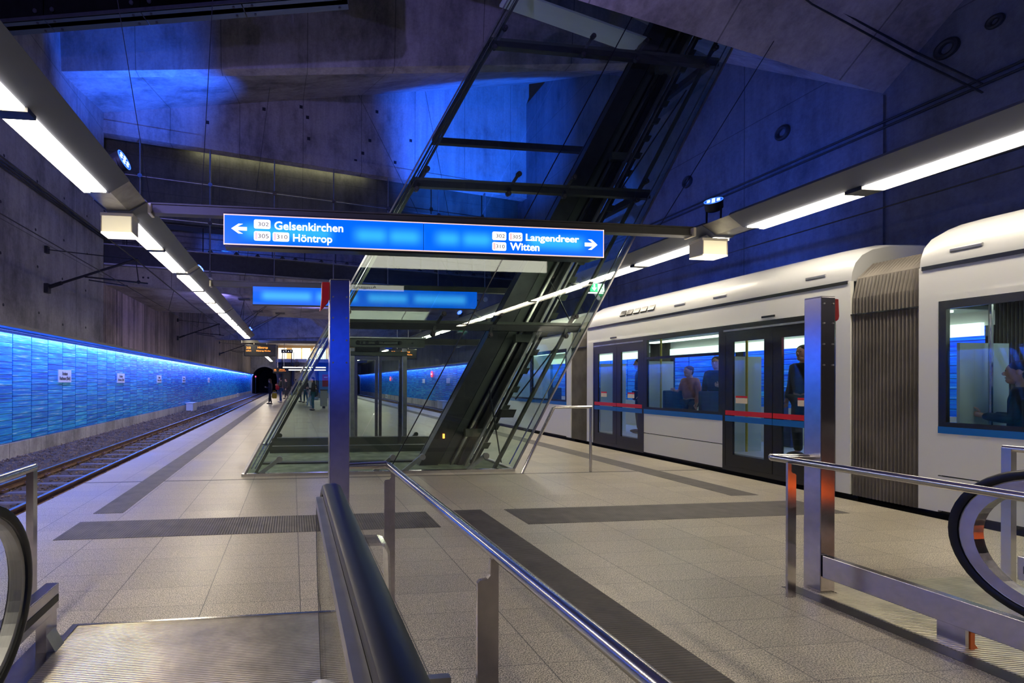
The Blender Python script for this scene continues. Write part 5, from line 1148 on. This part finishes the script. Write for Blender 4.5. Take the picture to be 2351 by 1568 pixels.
    for n in 'lr':
        a, b = Vector(J['an' + n]), Vector(J['to' + n]); dd = (b - a); dd.z = 0; dd.normalize()
        obj('shoe', MB().ball((a + dd * .055 + Vector((0, 0, .045 - a.z)) if True else a) * k, (.052 * k, .145 * k, .045 * k), 12, 7), cloth('shoe_%02d_%02d_%02d' % tuple(int(c * 99) for c in shoes), shoes), root, smooth=True, local=True)
    if cap: obj('cap', MB().ball(hc + Vector((0, -.010, .088)) * k, (.098 * k, .112 * k, .068 * k), 14, 8).ball(hc + Vector((0, .08, .05)) * k, (.07 * k, .06 * k, .012 * k), 12, 5), cloth('cap_cloth', cap), root, smooth=True, local=True)
    hb = MB().ball(hc + Vector((0, -.020, .062)) * k, (.088 * k, .098 * k, .078 * k), 16, 10).ball(hc + Vector((0, -.045, -.005)) * k, (.080 * k, .062 * k, .085 * k), 14, 8)
    if long_hair: hb.ball(hc + Vector((0, -.065, -.06 - long_hair * .35)) * k, (.10 * k, .06 * k, (.12 + long_hair * .4) * k), 12, 8)
    obj('hair', hb, cloth('hair_%02d_%02d_%02d' % tuple(int(c * 99) for c in hair), hair), root, smooth=True, local=True)
    return root
def bag(name, lab, loc, size, col, handle=True):
    t = thing(name, lab, 'bag', loc); x, y, z = loc; a, b, c = size
    obj('pouch', MB().sweep([[(x - a * f, y - b * g, z + q), (x + a * f, y - b * g, z + q), (x + a * f, y + b * g, z + q), (x - a * f, y + b * g, z + q)] for q, f, g in ((0, .85, .9), (c * .4, 1, 1), (c * .85, .95, .6), (c, .9, .4))]), cloth('bag_%02d_%02d' % (int(col[0] * 99), int(col[1] * 99)), col), t, bevel=.02)
    if handle: obj('handle', MB().tube([(x - a * .5, y, z + c), (x - a * .3, y, z + c + .16), (x + a * .3, y, z + c + .16), (x + a * .5, y, z + c)], .012, 6), cloth('bag_%02d_%02d' % (int(col[0] * 99), int(col[1] * 99)), col), t)
R90 = PI / 2
person('person in a dark blue coat and brown cap waiting at the left platform edge', (-1.50, 32.7, 0), R90 - .3, 1.68, (.012, .016, .045), (.012, .012, .02), (.05, .03, .02), (.20, .10, .04), .28, .2, cap=(.16, .085, .03), arm_l=1, stride=.12)
bag('shopping_bag', 'yellow shopping bag held low by the person in the dark blue coat', (-1.22, 32.7, .38), (.17, .11, .36), (.55, .38, .02))
person('man in an olive jacket and blue jeans with a pale scarf, looking down', (-.86, 35.4, 0), R90 - .2, 1.86, (.10, .095, .05), (.03, .09, .20), (.5, .5, .48), (.03, .018, .01), arm_l=1, arm_r=1.3, stride=.06)
bag('shoulder_bag', 'red bag carried in front of the man in the olive jacket', (-1.10, 35.25, .92), (.14, .12, .34), (.45, .015, .02))
person('man in a black jacket standing on the platform before the escalator', (-.55, 42.5, 0), R90, 1.80, (.014, .014, .016), (.012, .012, .014), (.02, .02, .02), (.07, .03, .015), stride=.1)
person('distant person in a pink top and pale trousers by the far escalator', (-1.1, 49.0, 0), R90, 1.62, (.55, .12, .16), (.6, .35, .28), (.4, .4, .4), (.12, .06, .03))
person('person with long dark hair, black coat and teal trousers seen through the shaft glass', (1.07, 25.1, 0), R90, 1.75, (.010, .010, .012), (.0, .055, .085), (.012, .012, .012), (.012, .01, .01), .12, .55, arm_l=1)
person('seated person in pale blue jeans on the bench beyond the shaft', (1.35, 28.62, 0), R90 + .35, 1.72, (.03, .03, .04), (.30, .42, .52), (.55, .6, .62), (.02, .015, .012), sit=True, arm_l=1, arm_r=1)
person('person in a black jacket and blue trousers standing behind the bench', (.95, 34.6, 0), R90 + .6, 1.74, (.012, .012, .016), (.0, .07, .10), (.02, .02, .02), (.02, .015, .01), stride=.08)
person('person in a dark coat standing close to the leaning shaft edge', (.62, 36.0, 0), R90, 1.72, (.012, .014, .02), (.02, .03, .05), (.03, .03, .03), (.03, .02, .01), .2)
bag('shopping_bag', 'yellow bag beside the person near the leaning shaft edge', (.42, 36.05, .5), (.13, .1, .36), (.5, .36, .03))
person('blue tinted figure walking at the foot of the far stairs', (.35, 55.5, 0), 0, 1.85, (.012, .02, .10), (.012, .02, .08), (.02, .02, .03), (.01, .01, .03), .1, stride=.15)
person('distant person in a grey coat coming down the far stairs', (.55, 61.6, 2.63), PI, 1.72, (.10, .10, .10), (.02, .02, .03), (.02, .02, .02), (.05, .03, .02), stride=0)
# passengers
person('passenger in a dark jacket seated by the nearest tram window', (7.72, 4.20, .34), .35, 1.80, (.012, .012, .018), (.02, .02, .03), (.02, .02, .02), (.03, .02, .012), sit=True, arm_l=1, arm_r=1, seat_z=.48)
person('passenger in a black jacket standing inside the tram behind the middle window', (7.85, 8.05, .34), R90 + .4, 1.66, (.012, .014, .03), (.02, .02, .03), (.02, .02, .02), (.04, .022, .012), arm_l=1)
person('passenger in a pink coat inside the tram behind the middle window', (7.80, 8.62, .34), R90, 1.5, (.45, .20, .22), (.05, .05, .07), (.02, .02, .02), (.09, .05, .03), arm_r=1)
person('passenger in a black jacket standing inside the right tram doors', (7.9, 6.55, .34), R90, 1.76, (.012, .012, .014), (.02, .02, .03), (.02, .02, .02), (.02, .015, .01))
person('passenger in a dark blue coat standing inside the left tram doors', (7.9, 10.1, .34), R90 - .5, 1.72, (.012, .02, .08), (.02, .02, .03), (.02, .02, .02), (.02, .015, .01))
